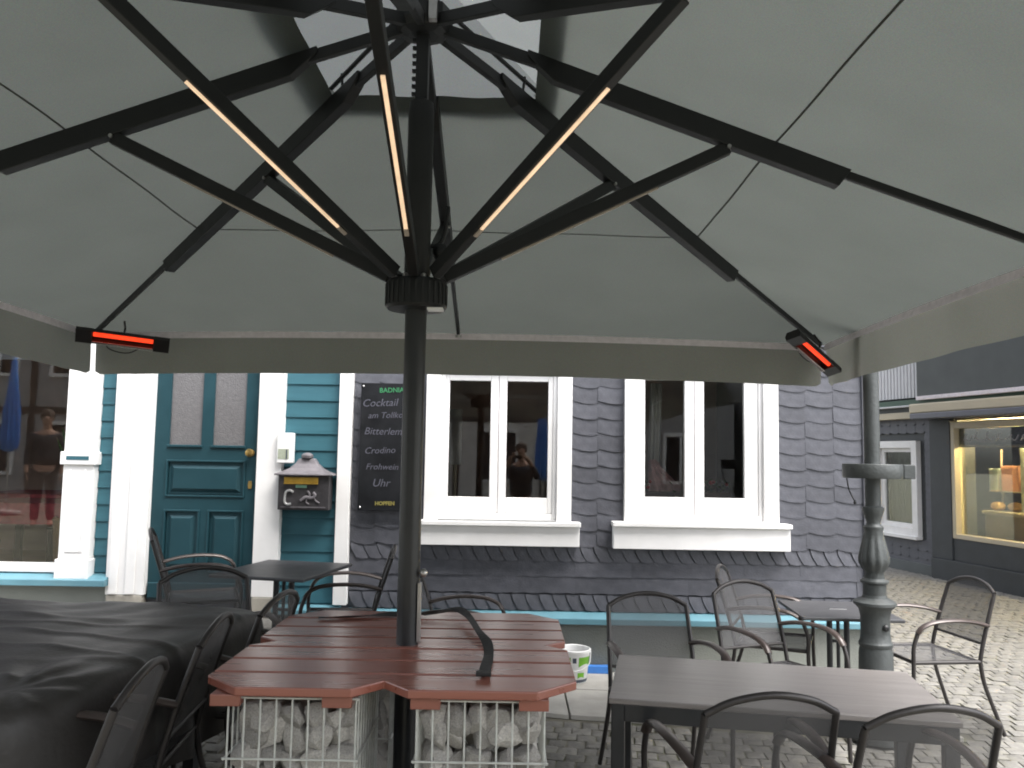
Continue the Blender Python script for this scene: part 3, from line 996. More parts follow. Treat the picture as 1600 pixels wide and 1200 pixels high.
# ------------------------------------------------------------------ the parasol
CX, CY = -0.37, 3.12
HW, ZE, ZA = 2.5, 2.452, 3.435
par = thing('parasol', 'large square grey parasol on a black mast with lit struts', 'parasol', (CX, CY, 0))
def cz(t): return ZA + (ZE - ZA) * t
T0 = 0.181
BULGE = 0.038             # the middle ribs hold the edge a little higher than the corners
dirs = [((0, 1), 'far'), ((1, 0), 'right'), ((0, -1), 'near'), ((-1, 0), 'left')]
for (d, _) in dirs:
    d = Vector((d[0], d[1], 0)); p = Vector((d.y, -d.x, 0))
    def pt(s, t, dz=0.0):
        q = d * (HW * t) + p * (HW * t * s)
        sag = 0.014 * (s * s * (1 - s * s)) * 4 * math.sin(math.pi * min(1, max(0, (t - T0) / (1 - T0)))) * .5
        return Vector((q.x, q.y, cz(t) + BULGE * (1 - s * s) * t * t - sag + dz + 0.004 * math.sin(9 * s + 5 * t) * (1 - s * s)))
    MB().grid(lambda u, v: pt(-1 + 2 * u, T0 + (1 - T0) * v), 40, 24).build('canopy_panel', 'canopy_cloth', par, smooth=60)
    # stitched seam across the panel
    sm = MB()
    ts = 0.552
    sm.grid(lambda u, v: pt(-1 + 2 * u, ts + (v - .5) * .0032, -.004), 40, 1)
    sm.build('seam', 'seam', par)
    # hem band where the valance starts
    def hem(u, v):
        q = d * (HW - .006 - .012 * (1 - v)) + p * (HW * (-1 + 2 * u) * .988)
        return Vector((q.x, q.y, ZE + BULGE * (1 - (-1 + 2 * u) ** 2) - .044 + .046 * v))
    MB().grid(hem, 40, 1).build('hem_band', 'hem', par)
    # valance with rounded lower corners and a soft wave
    def val(u, v):
        s = -1 + 2 * u
        drop = 0.282
        e = HW * (1 - abs(s) * 0.992)          # distance from the corner
        rad = 0.07
        full = drop
        if e < rad: full = drop - rad + math.sqrt(max(0, rad * rad - (rad - e) ** 2))
        q = d * HW + p * (HW * s * 0.992)
        wv = 0.010 * math.sin(s * 13 + d.x * 2 + d.y) * v + 0.006 * math.sin(s * 29 + 1) * v + 0.02 * v * v * math.exp(-e * 4) * math.sin(e * 24)
        q = q + d * (wv + 0.004)
        return Vector((q.x, q.y, ZE + BULGE * (1 - s * s) - .002 - full * v))
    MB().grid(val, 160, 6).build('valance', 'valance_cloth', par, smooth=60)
# vent cap above the opening
CAPW, CAPZ0, CAPZ1 = 0.56, 3.262, 3.60
for (d, _) in dirs:
    d = Vector((d[0], d[1], 0)); p = Vector((d.y, -d.x, 0))
    def cpt(u, v):
        s = -1 + 2 * u; q = d * (CAPW * v) + p * (CAPW * v * s)
        return Vector((q.x, q.y, CAPZ1 + (CAPZ0 - CAPZ1) * v - .01 * (1 - s * s) * v))
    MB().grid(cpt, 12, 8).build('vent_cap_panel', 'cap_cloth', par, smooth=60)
# mast
MB().lathe([(.041, 0.02), (.041, 2.27)], 28).build('mast', 'mast_paint', par, smooth=40)
MB().lathe([(.040, 2.25), (.049, 2.27), (.050, 2.99), (.046, 3.03), (.030, 3.04)], 24).build('mast_sleeve', 'rib_paint', par, smooth=40)
MB().box(-.024, .024, -.024, .024, 3.03, 3.46).build('inner_mast', 'rib_paint', par, bevel=0.003)
tg = MB()
for k in range(9):
    z = 3.06 + k * .031
    tg.box(-.040, -.0245, -.008, .008, z, z + .012)
tg.build('gear_rack', 'rib_paint', par)
hub = MB().lathe([(.06, 3.30), (.10, 3.31), (.115, 3.34), (.115, 3.40), (.07, 3.42), (.045, 3.50), (.02, 3.585)], 8)
hub.build('crown_hub', 'rib_paint', par, bevel=0.004)
MB().box(.03, .062, -.118, -.09, 3.31, 3.40).build('hub_plate', 'mast_metal', par, bevel=0.003)
rn = MB().lathe([(.05, 2.215), (.108, 2.217), (.116, 2.228), (.116, 2.315), (.108, 2.327), (.05, 2.33)], 40)
rn.build('runner_collar', 'rib_paint', par, smooth=35)
rg = MB()
for k in range(30):
    a = 2 * math.pi * k / 30
    rg.beam((.1165 * math.cos(a), .1165 * math.sin(a), 2.232), (.1165 * math.cos(a), .1165 * math.sin(a), 2.312), .008, .004, (math.cos(a), math.sin(a), 0))
rg.build('collar_ribs', 'rib_paint', par)
MB().box(.05, .108, -.085, -.03, 2.206, 2.2145).build('collar_sticker', 'white_plastic', par)
bl = MB()
for k in range(8):
    a = math.pi / 4 * k + math.pi / 8
    bl.lathe([(.011, 0), (.011, .012), (.005, .016)], 8, (.088 * math.cos(a), .088 * math.sin(a), 2.3275))
bl.build('collar_bolts', 'mast_metal', par, smooth=40)
RJ = 1.19
for k in range(8):
    a = math.pi / 4 * k
    diag = k % 2 == 1
    u = Vector((math.cos(a), math.sin(a), 0))
    Lr = HW * (math.sqrt(2) if diag else 1.0)
    def rp_(r, dz): return u * r + Vector((0, 0, cz(r / Lr) + dz + (0 if diag else BULGE * (r / Lr) ** 2)))
    h0, h1 = 0.41, (2.36 if diag else 1.66)
    # slender inner bar, deep middle channel with rounded start, slender outer bar
    rb = MB()
    hh = .084
    prof = [(h0, -.030), (h0 + .03, -.030), (h1, -.012), (h1 - .05, -.012 - hh), (h0 + .10, -.030 - hh), (h0 + .03, -.075), (h0, -.055)]
    vs = []
    sd_ = Vector((-u.y, u.x, 0)) * .026
    poly = [rp_(r, dz) for r, dz in prof]
    n7 = len(poly)
    rb.add([q - sd_ for q in poly] + [q + sd_ for q in poly], [tuple(range(n7)), tuple(range(2 * n7 - 1, n7 - 1, -1))] + [((i + 1) % n7, i, n7 + i, n7 + (i + 1) % n7) for i in range(n7)])
    ro2 = rb.build('rib', 'rib_paint', par, bevel=0.003)
    MB().beam(rp_(.085, -.075), rp_(h0 + .05, -.055), .03, .045).build('rib_root', 'rib_paint', ro2, bevel=0.003)
    MB().beam(rp_(h1 - .04, -.032), rp_(Lr * .985, -.014), .022, .032).build('rib_tip', 'rib_paint', ro2, bevel=0.003)
    MB().lathe([(.02, 0), (.02, .012)], 10).build('rib_end_cap', 'mast_metal', ro2, smooth=40, loc=rp_(Lr * .985, -.045))
    # strut from the runner collar
    s0 = u * .105 + Vector((0, 0, 2.345)); s1 = rp_(RJ, -.105)
    st = MB().beam(s0, s1, .037, .050)
    so = st.build('strut', 'rib_paint', par, bevel=0.003)
    dd = (s1 - s0)
    side = dd.normalized().cross(Vector((0, 0, 1))).normalized(); dn = -side.cross(dd.normalized())
    lit = True
    lit = k in (5, 6, 7)
    l0, l1 = s0 + dd * .22 + dn * .0278, s0 + dd * .74 + dn * .0278
    MB().beam(l0, l1, .013, .006).build('led_strip', 'led_warm' if lit else 'led_off', so)
    MB().beam(s0 + dd * .19 + dn * .0275, s0 + dd * .219 + dn * .0275, .016, .008).build('led_end', 'led_off', so)
    MB().tube([s1 - Vector((-u.y, u.x, 0)) * .028, s1 + Vector((-u.y, u.x, 0)) * .028], .008, 8).build('hinge_pin', 'mast_metal', so, smooth=40)
    if diag:
        cap = MB()
        cap.tube([u * .08 + Vector((0, 0, 3.46)), u * (CAPW * 1.36) + Vector((0, 0, CAPZ0 - .004))], .010, 6)
        cap.tube([u * .56 + Vector((0, 0, cz(.56 / Lr) - .02)), u * .57 + Vector((0, 0, 3.42 + (CAPZ0 - 3.42) * .55))], .006, 6)
        cap.build('cap_stay', 'rib_paint', par, smooth=50)
        MB().lathe([(.016, 0), (.02, .006), (.006, .014)], 10).build('cap_stud', 'white_plastic', par, loc=u * .66 + Vector((0, 0, cz(.66 / Lr) + .02)))
# crank with ball knob on the far side of the mast
ck = MB()
ck.tube(smooth_path([(.03, .045, 2.47), (.085, .055, 2.50), (.105, .06, 2.60), (.108, .07, 2.64)]), .008, 8)
ck.build('crank_arm', 'rib_paint', par, smooth=50)
MB().lathe([(.008, -.034), (.026, -.026), (.033, 0), (.026, .026), (.008, .034)], 14, (.082, .05, 2.455)).build('crank_knob', 'rib_paint', par, smooth=60)
# clamp rail on the mast, just above the table
cl = MB().box(.036, .050, -.028, -.008, 0.985, 1.20)
cl.build('clamp_rail', 'mast_metal', par, bevel=0.002)
MB().lathe([(.008, -.014), (.014, -.006), (.014, .006), (.006, .014)], 10, (.056, -.02, 1.235)).build('clamp_knob', 'mast_metal', par, smooth=50)
MB().lathe([(.17, 0.004), (.17, .02), (.05, .03), (.05, .30)], 24).build('mast_foot', 'mast_paint', par, smooth=40)

# ------------------------------------------------------------------ radiant heaters under two corners
def heater(label, a, b, face, glow):
    a = Vector(a); b = Vector(b); L = (b - a).length
    o = thing('patio_heater', label, 'heater', (a + b) / 2, group='heaters under the parasol corners')
    d = (b - a).normalized()
    f = Vector(face); f = (f - d * f.dot(d)).normalized()       # direction the reflector looks
    s = d.cross(f)
    M = Matrix((d, s, f)).transposed()
    def q(x, y, z): return M @ Vector((x, y, z))
    hs = MB()
    h = L / 2
    sec = [(-.045, .024), (-.051, .0), (-.037, -.026), (.037, -.026), (.051, .0), (.045, .024)]
    # open trough with closed ends
    vs = []; fs = []
    for x in (-h, h):
        for (y, z) in sec: vs.append(q(x, y, z))
        for (y, z) in [(-.040, .024), (-.044, .0), (-.031, -.019), (.031, -.019), (.044, .0), (.040, .024)]: vs.append(q(x, y, z))
    for i in range(5):
        fs.append((i, i + 1, 12 + i + 1, 12 + i)); fs.append((6 + i, 18 + i, 18 + i + 1, 6 + i + 1))
    fs += [(0, 12, 18, 6), (5, 11, 23, 17)]
    hs.add(vs, fs)
    for sx in (-1, 1):
        x0, x1 = sx * h, sx * (h - L * .17)
        pts = [q(x, y, z) for x in (x0, x1) for (y, z) in [(-.046, .027), (-.052, 0), (-.038, -.028), (.038, -.028), (.052, 0), (.046, .027)]]
        hs.add(pts, [tuple(range(6)), tuple(range(11, 5, -1))] + [(i, 6 + i, 6 + (i + 1) % 6, (i + 1) % 6) for i in range(6)])
    hs.build('housing', 'heater_black', o)
    for (y, z, r) in glow:
        MB().tube([q(-h + L * .18, y, z), q(h - L * .18, y, z)], r, 10).build('glowing_tube', 'heater_glow', o, smooth=50)
    gr = MB()
    nW = 44
    for k in range(nW):
        x = -h + L * .18 + (L * .64) * k / (nW - 1)
        gr.tube([q(x, .047, .026), q(x, .040, .036), q(x, .020, .041)], .0016, 4)
    gr.tube([q(-h + L * .18, .020, .041), q(h - L * .18, .020, .041)], .0022, 4)
    gr.build('grille', 'chrome_wire', o)
    br = MB()
    br.tube([q(0, -.04, -.03), q(0, -.05, -.06), Vector((0.0, 0, .12))], .007, 6)
    br.build('bracket', 'heater_black', o, smooth=50)
    MB().tube(smooth_path([q(-.05, .0, -.03), q(-.10, .05, -.06) + Vector((0, 0, -.05)), q(.03, .05, -.06) + Vector((0, 0, -.07)), q(.16, .0, -.03)]), .004, 6).build('cable', 'heater_black', o, smooth=50)
    return o
heater('red glowing heater hanging level under the left corner of the parasol', (-2.775, 5.22, 2.392), (-2.262, 5.42, 2.350), (0.12, -0.9, -0.62), [(-.012, .0, .015)])
heater('red glowing heater hanging at a slant under the right corner of the parasol', (1.712, 5.02, 2.432), (2.082, 5.33, 2.245), (-0.50, -0.75, -0.55), [(-.012, .0, .014)])

# ------------------------------------------------------------------ gabion table round the mast
gt = thing('gabion_table', 'red slatted wooden table on wire cages of stones around the mast', 'table', (CX + .012, 3.13, 0))
TZ0, TZ1 = 0.948, 0.975
hx, hy = 0.575, 0.605
c_ = 0.125
nt = 0.085
outline = [(-hx + c_, -hy), (-nt - .02, -hy), (0.0 - .02, -hy + nt * 1.15), (nt - .02, -hy), (hx - c_, -hy), (hx, -hy + c_), (hx, -nt * .8), (hx - nt * .9, 0), (hx, nt * .8), (hx, hy - c_), (hx - c_, hy),
           (nt, hy), (0, hy - nt), (-nt, hy), (-hx + c_, hy), (-hx, hy - c_), (-hx, nt * .8), (-hx + nt * .9, 0), (-hx, -nt * .8), (-hx, -hy + c_)]
def clip(poly, y, keep_above):
    out = []
    for i in range(len(poly)):
        a, b = poly[i], poly[(i + 1) % len(poly)]
        ia = (a[1] >= y) == keep_above; ib = (b[1] >= y) == keep_above
        if ia: out.append(a)
        if ia != ib:
            t = (y - a[1]) / (b[1] - a[1]); out.append((a[0] + (b[0] - a[0]) * t, y))
    return out
nb = 7
bwid = 2 * hy / nb
for k in range(nb):
    y0 = -hy + k * bwid + (.009 if k else -.001); y1 = -hy + (k + 1) * bwid - (.009 if k < nb - 1 else -.001)
    pl = clip(clip(outline, y0, True), y1, False)
    MB().prism(pl, TZ0, TZ1).build('plank', 'red_wood', gt, bevel=0.004)
for x in (-.485, -.150, .115, .440):
    MB().box(x - .045, x + .045, -hy + .02, hy - .02, TZ0 - .036, TZ0 - .001).build('batten', 'red_wood', gt, bevel=0.003)
# stones
def rock(seed):
    rg_ = random.Random(seed)
    bm = bmesh.new()
    bmesh.ops.create_icosphere(bm, subdivisions=2, radius=1.0)
    dirs_ = [Vector((rg_.gauss(0, 1), rg_.gauss(0, 1), rg_.gauss(0, 1))).normalized() for _ in range(9)]
    cut = [rg_.uniform(.42, .82) for _ in range(9)]
    for v in bm.verts:
        for dv, c in zip(dirs_, cut):
            e = v.co.dot(dv) - c
            if e > 0: v.co -= dv * e
        v.co *= 1 + rg_.uniform(-.04, .04)
        v.co.x *= 1.05; v.co.z *= .86
    me = bpy.data.meshes.new('stone'); bm.to_mesh(me); bm.free()
    me.materials.append(MATS['rubble'])
    return me
rocks = [rock(k) for k in range(10)]
CW = 0.385
CH = 0.938
core_data = None
for ci, (gx0, gy0) in enumerate(((-.480, -.560), (.088, -.560), (-.480, .185), (.088, .185))):
    x0, x1, y0, y1 = gx0, gx0 + CW, gy0, gy0 + CW
    wr = MB(); rw = .0031
    nV = 8
    for k in range(nV + 1):
        f = k / nV
        for (px, py) in ((x0 + CW * f, y0), (x0 + CW * f, y1)):
            wr.tube([(px, py, 0.005), (px, py, CH)], rw, 6)
        if 0 < k < nV:
            for (px, py) in ((x0, y0 + CW * f), (x1, y0 + CW * f)):
                wr.tube([(px, py, 0.005), (px, py, CH)], rw, 6)
    for z in (.02, .20, .38, .57, .755, CH - .004):
        e = .012; rr = rw * 1.15
        wr.tube([(x0 - e, y0 - rw * 2, z), (x1 + e, y0 - rw * 2, z)], rr, 6)
        wr.tube([(x0 - e, y1 + rw * 2, z), (x1 + e, y1 + rw * 2, z)], rr, 6)
        wr.tube([(x0 - rw * 2, y0 - e, z), (x0 - rw * 2, y1 + e, z)], rr, 6)
        wr.tube([(x1 + rw * 2, y0 - e, z), (x1 + rw * 2, y1 + e, z)], rr, 6)
    cage = wr.build('gabion_cage', 'galvanised', gt, smooth=50)
    core = MB()
    front = ci < 2
    cnt = 0
    for kz in range(11):
        for ky in range(5):
            for kx in range(5):
                px = x0 + CW * (kx + .5) / 5 + random.uniform(-.014, .014)
                py = y0 + CW * (ky + .5) / 5 + random.uniform(-.010, .010)
                pz = .045 + kz * .086 + random.uniform(-.016, .016)
                shell = kx in (0, 4) or ky in (0, 4)
                if not shell and kz not in (10,): continue
                rsz = random.uniform(.046, .068)
                pz = min(pz, .925 - rsz * 1.12)
                # keep the stones behind the wires
                lim = .97 * rsz
                px = min(max(px, x0 + lim), x1 - lim); py = min(max(py, y0 + lim), y1 - lim)
                ru = (random.uniform(0, 6.28), random.uniform(0, 6.28), random.uniform(0, 6.28))
                seen = (ky == 0 or (kx == 4 and ci in (0, 2)) or (kx == 0 and ci in (1, 3))) and kz >= 5
                if seen and cnt < 70 and (front or ky == 0):
                    cnt += 1
                    obj('stone', rocks[random.randrange(10)], cage, loc=(px, py, pz), rot=ru, scale=(rsz * random.uniform(.9, 1.2), rsz, rsz * random.uniform(.9, 1.15)))
                else:
                    me = rocks[random.randrange(10)]
                    from mathutils import Euler
                    mt = Matrix.Translation((px, py, pz)) @ Euler(ru).to_matrix().to_4x4() @ Matrix.Scale(rsz, 4)
                    core.add([mt @ v.co for v in me.vertices], [tuple(p.vertices) for p in me.polygons])
    co = core.build('stones', 'rubble', cage); co['kind'] = 'stuff'

# webbing strap left lying over the table
sp = MB()
def ribbon(pts, w, th=.003):
    P = smooth_path(pts, 6)
    vs = []; fs = []
    for i, q in enumerate(P):
        t = (P[min(i + 1, len(P) - 1)] - P[max(0, i - 1)]); t.z = 0; t.normalize()
        s = Vector((-t.y, t.x, 0)) * (w / 2)
        tw = .006 * math.sin(i * .35)
        vs += [q - s + Vector((0, 0, tw)), q + s - Vector((0, 0, tw)), q + s - Vector((0, 0, tw - th)), q - s + Vector((0, 0, tw + th))]
    n = len(P)
    for i in range(n - 1):
        for k in range(4):
            l = (k + 1) % 4
            fs.append((4 * i + k, 4 * i + l, 4 * i + 4 + l, 4 * i + 4 + k))
    fs += [(3, 2, 1, 0), tuple(4 * n - 4 + k for k in range(4))]
    return vs, fs
z = .983
stp = thing('webbing_strap', 'black webbing strap lying across the red slatted table beside the mast', 'strap', (CX, CY, .976))
v, f = ribbon([(-.79, 3.52, z), (-.63, 3.56, z), (-.50, 3.60, z + .004), (-.40, 3.58, z + .01), (-.30, 3.60, z + .02), (-.22, 3.60, z + .03), (-.165, 3.46, z + .03), (-.115, 3.25, z + .018), (-.075, 3.08, z + .008), (-.064, 2.90, z + .005), (-.072, 2.68, z + .006)], .034)
MB().add([(a.x - CX, a.y - CY, a.z - .976) for a in v], f).build('webbing', 'strap_web', stp)
MB().box(-.024, .024, -.018, .018, 0.008, .020).build('buckle', 'black_rubber', stp, loc=(-.074 - CX, 2.665 - CY, 0), bevel=0.003)

# ------------------------------------------------------------------ chairs
def make_chair():
    t = thing('garden_chair', 'x', 'chair')
    rT = .0125
    bf = MB()
    for s in (-1, 1):
        bf.tube(smooth_path([(s * .232, -.205, .43), (s * .230, -.225, .52), (s * .226, -.265, .66), (s * .219, -.322, .835)], 4), rT, 8)
    bf.tube(smooth_path([(-.219, -.322, .835), (-.13, -.338, .878), (0, -.345, .898), (.13, -.338, .878), (.219, -.322, .835)], 5), rT, 8)
    bf.tube([(-.229, -.232, .535), (.229, -.232, .535)], .009, 8)
    bf.build('back_frame', 'chair_tube', t, smooth=50)
    def bk(u, v):
        s = -1 + 2 * u
        zt = .835 + .060 * (1 - abs(s) ** 2.0)
        z = .535 + (zt - .535) * v
        y = -.232 - .092 * ((z - .535) / .30) ** 1.15
        return (s * (.229 - .010 * v), y - .020 * (1 - s * s) * math.sin(math.pi * min(1, v * 1.0)) , z)
    MB().grid(bk, 10, 10).build('back_sling', 'chair_sling', t, smooth=60)
    for s in (-1, 1):
        MB().tube(smooth_path([(s * .232, -.205, .43), (s * .238, -.225, .30), (s * .248, -.285, .13), (s * .256, -.335, .0)], 4), rT, 8).build('leg', 'chair_tube', t, smooth=50)
        MB().tube(smooth_path([(s * .262, .215, .615), (s * .262, .245, .52), (s * .258, .245, .40), (s * .252, .252, .20), (s * .250, .265, .0)], 4), rT, 8).build('leg', 'chair_tube', t, smooth=50)
        p = smooth_path([(s * .228, -.262, .645), (s * .248, -.15, .672), (s * .262, -.02, .683), (s * .265, .11, .674), (s * .262, .185, .645), (s * .262, .217, .61)], 4)
        MB().tube(p, [.0125] + [.013] * (len(p) - 2) + [.0125], 8, flat=1.75).build('armrest', 'arm_pad', t, smooth=50)
    sf = MB()
    sf.tube([(-.232, -.205, .43), (-.250, .245, .435)], rT, 8); sf.tube([(.232, -.205, .43), (.250, .245, .435)], rT, 8)
    sf.tube([(-.249, .235, .435), (.249, .235, .435)], rT, 8); sf.tube([(-.232, -.2, .43), (.232, -.2, .43)], .010, 8)
    sf.build('seat_frame', 'chair_tube', t, smooth=50)
    MB().grid(lambda u, v: ((-1 + 2 * u) * .238, -.2 + .435 * v, .438 - .022 * math.sin(math.pi * u) * math.sin(math.pi * v)), 8, 8).build('seat_sling', 'chair_sling', t, smooth=60)
    return t
proto = make_chair()
CH_SPOTS = [
    # back-top centre x, y, facing angle (deg, 0 = +Y, + = turning left), label
    (0.850, 2.72, 6, 'black mesh chair, back to us, before the middle of the grey foreground table'),
    (1.315, 2.615, 6, 'black mesh chair, back to us, at the right end of the grey table'),
    (0.760, 4.63, 187, 'dark mesh chair facing us behind the left half of the grey table'),
    (1.420, 5.13, 203, 'mesh chair facing us, overlapping the sideways chair near the lamp post'),
    (1.455, 5.78, -113, 'mesh chair turned sideways to the small table by the lamp post'),
    (2.975, 5.40, 97, 'mesh chair standing free on the cobbles right of the lamp post'),
    (-1.600, 4.42, 212, 'dark chair facing us behind the far end of the tarp covered table'),
    (-2.440, 5.72, -69, 'chair seen from the side in front of the teal door, left of the small table'),
    (-0.790, 5.74, 98, 'side view chair right of the small table by the door, left of the mast'),
    (-0.610, 5.30, -95, 'chair almost wholly hidden behind the mast and the red table'),
    (-1.045, 2.47, 96, 'nearest black chair at the right side of the tarp covered table'),
    (-1.075, 3.16, 95, 'second black mesh chair along the right side of the tarp covered table'),
    (-1.000, 3.74, 84, 'third chair along the tarp covered table, half hidden by the red table'),
    (-2.93, 4.45, 60, 'dark chair at the left edge of the picture behind the tarp covered table'),
]
for i, (bx, by, deg, lab) in enumerate(CH_SPOTS):
    o = proto if i == 0 else copy_tree(proto)
    a = R(deg)
    f = Vector((-math.sin(a), math.cos(a), 0))
    px, py = bx + f.x * .335, by + f.y * .335
    base = gz(px)
    if py > slab_front(px) - .05 and px < 2.75: base += .033
    else: base += .028
    o.location = (px, py, base); o.rotation_euler = (0, 0, a)
    o['label'] = lab; o['group'] = 'mesh garden chairs'

# ------------------------------------------------------------------ tables
gtab = thing('grey_table', 'grey wood grained dining table on dark steel legs in the right foreground', 'table', (1.085, 3.535, gz(1.0) + .02), R(-10.5))
L_, W_ = 1.27, 0.72
MB().box(-L_ / 2, L_ / 2, -W_ / 2, W_ / 2, .700, .722).build('table_top', 'grey_wood', gtab, bevel=0.004)
ap = MB()
for s in (-1, 1):
    ap.box(-L_ / 2 + .06, L_ / 2 - .06, s * (W_ / 2 - .02) - .012, s * (W_ / 2 - .02) + .012, .635, .699)
    ap.box(s * (L_ / 2 - .02) - .012, s * (L_ / 2 - .02) + .012, -W_ / 2 + .06, W_ / 2 - .06, .635, .699)
ap.build('apron', 'table_steel', gtab, bevel=0.003)
for sx in (-1, 1):
    for sy in (-1, 1):
        MB().box(sx * (L_ / 2 - .035) - .026, sx * (L_ / 2 - .035) + .026, sy * (W_ / 2 - .035) - .026, sy * (W_ / 2 - .035) + .026, 0, .6995).build('leg', 'table_steel', gtab, bevel=0.004)

def small_table(label, x, y, rz, w, d, base, h=.72):
    t = thing('bistro_table', label, 'table', (x, y, base), rz, 'small dark tables')
    MB().box(-w / 2, w / 2, -d / 2, d / 2, h - .022, h).build('table_top', 'dark_top', t, bevel=0.006)
    for s in (-1, 1):
        MB().tube([(s * .055, 0, .03), (s * .055, 0, h - .022)], .019, 10).build('pedestal_post', 'table_steel', t, smooth=50)
        MB().beam((s * .3, 0, .016), (s * .03, 0, .03), .05, .03).build('foot', 'table_steel', t, bevel=0.004)
        MB().beam((0, s * .3, .016), (0, s * .03, .03), .05, .03).build('foot', 'table_steel', t, bevel=0.004)
    c = MB()
    for z in (.22, .46, .66): c.tube([(-.055, 0, z), (.055, 0, z)], .011, 8)
    c.tube([(0, 0, .22), (0, 0, .66)], .012, 8)
    c.build('cross_bar', 'table_steel', t, smooth=50)
    return t
small_table('small dark table in front of the teal door', -1.48, 5.55, R(-12), .64, .76, gz(-1.52) + .035, .725)
small_table('small dark table behind the lamp post', 2.16, 5.53, R(-4), .62, .62, .033, .665)

# tarp covered table at the left
tx, ty = -2.10, 3.36
tb = gz(-1.8) + .02
ctab = thing('covered_table', 'dining table hidden under the black tarp', 'table', (tx, ty, tb), R(-8))
MB().box(-.66, .66, -.66, .66, .69, .72).build('table_top', 'grey_wood', ctab)
for sx in (-1, 1):
    for sy in (-1, 1):
        MB().box(sx * .60 - .025, sx * .60 + .025, sy * .60 - .025, sy * .60 + .025, 0, .69).build('leg', 'table_steel', ctab)
def tarp_fn(u, v):
    # rounded table outline; whatever lies beyond it hangs down
    ax, ay, hang = .80, .84, .46
    X = (-1 + 2 * u) * (ax + hang); Y = (-1 + 2 * v) * (ay + hang)
    r0 = .36 if (X > 0 and Y < 0) else .10
    qx, qy = abs(X) - (ax - r0), abs(Y) - (ay - r0)
    dist = math.hypot(max(qx, 0), max(qy, 0)) + min(max(qx, qy), 0) - r0
    w = .007 * math.sin(3.2 * X + 7.5 * Y + 1.2 * math.sin(2.3 * X)) + .004 * math.sin(13 * Y + 3.0 * math.sin(2.6 * X + 1)) + .003 * math.sin(19 * X - 11 * Y + 2 * math.sin(5 * Y))
    for (c0, sl, wd, am) in ((-.30, .10, .030, .017), (.10, -.05, .028, .013), (.42, .09, .032, .015), (-.08, -.16, .020, .009), (.63, -.05, .022, .009), (-.58, .16, .024, .012), (.26, .20, .018, .007)):
        w += am * math.exp(-((Y - c0 - sl * X - .03 * math.sin(4 * X + c0 * 9)) / wd) ** 2) * (.55 + .45 * math.sin(2.2 * X + c0 * 7))
    # creases gathering towards the front right corner
    cx0, cy0 = .62, -.60
    rr = math.hypot(X - cx0, Y - cy0); an = math.atan2(Y - cy0, X - cx0)
    w += .006 * math.sin(an * 9) * math.exp(-((rr - .22) / .16) ** 2)
    zt = .738 + w
    over = max(0.0, dist)
    if dist <= 0:
        return (X, Y, zt - .012 * math.exp(dist / .04))
    cx_, cy_ = max(-(ax - r0), min(ax - r0, X)), max(-(ay - r0), min(ay - r0, Y))
    n_ = Vector((X - cx_, Y - cy_)).normalized()
    bx, by = cx_ + n_.x * r0, cy_ + n_.y * r0
    along = math.atan2(by, bx)
    out = .045 * (1 - math.exp(-over / .035)) + over * (.06 + .045 * math.sin(along * 15 + 1.5 * math.sin(along * 4)))
    return (bx + n_.x * out, by + n_.y * out, zt - .012 - .92 * max(0, over - .018 * (1 - math.exp(-over / .02))))
tarp = MB().grid(tarp_fn, 180, 180).build('tarp', 'tarp', smooth=70, loc=(tx, ty, tb), rot=(0, 0, R(-8)))
tag(tarp, 'wrinkled black tarp draped over the table in the left foreground', 'tarp')

# ------------------------------------------------------------------ lamp post
lp = thing('lamp_post', 'ornate grey cast iron lamp post in front of the house corner', 'lamp post', (2.20, 5.06, .03))
MB().lathe([(.150, 0), (.150, .06), (.135, .09), (.115, .12), (.100, .20), (.096, .50), (.090, .535), (.096, .545), (.096, .560), (.088, .57), (.083, .62), (.083, .71), (.092, .755), (.110, .775), (.122, .785), (.122, .80), (.100, .812), (.072, .825), (.068, .84)], 36).build('post_base', 'cast_iron', lp, smooth=35)
MB().lathe([(.066, .838), (.066, .905), (.080, .915), (.080, .925), (.058, .94), (.054, .975), (.070, 1.00), (.082, 1.03), (.084, 1.06), (.074, 1.11), (.060, 1.17), (.052, 1.215), (.058, 1.235), (.058, 1.245), (.044, 1.255), (.040, 1.27), (.052, 1.31), (.064, 1.345), (.064, 1.36), (.048, 1.368)], 48, flute=.16, fl_n=10, fl_rng=(1.0, 1.2)).build('fluted_vase', 'cast_iron', lp, smooth=45)
MB().lathe([(.046, 1.366), (.046, 4.2), (.03, 4.22)], 24).build('shaft', 'cast_iron', lp, smooth=40)
lh = MB().lathe([(.05, 4.2), (.16, 4.28), (.19, 4.62), (.12, 4.70), (.03, 4.82)], 8)
lh.build('lantern', 'cast_iron', lp, bevel=0.004)
cc = MB()
cc.lathe([(.050, 1.535), (.168, 1.536), (.172, 1.545), (.172, 1.615), (.168, 1.622), (.050, 1.623)], 30)
cc.build('collar_ring', 'cast_iron', lp, smooth=35)
MB().beam((.17, -.02, 1.578), (.24, -.02, 1.578), .06, .085)  .build('collar_lug', 'cast_iron', lp, bevel=0.004)
MB().tube(smooth_path([(-.165, -.02, 1.535), (-.15, -.02, 1.46), (-.12, -.02, 1.40)]), .004, 6).build('dangling_wire', 'black_rubber', lp, smooth=50)
MB().lathe([(.006, -.012), (.010, 0), (.004, .012)], 8, (-.118, -.02, 1.39)).build('wire_end', 'black_rubber', lp, smooth=50)
MB().lathe([(.020, 0), (.020, .012), (.010, .02)], 10).build('lock_bolt', 'rib_paint', lp, smooth=40, loc=(.025, -.079, .66), rot=(R(90), 0, 0))

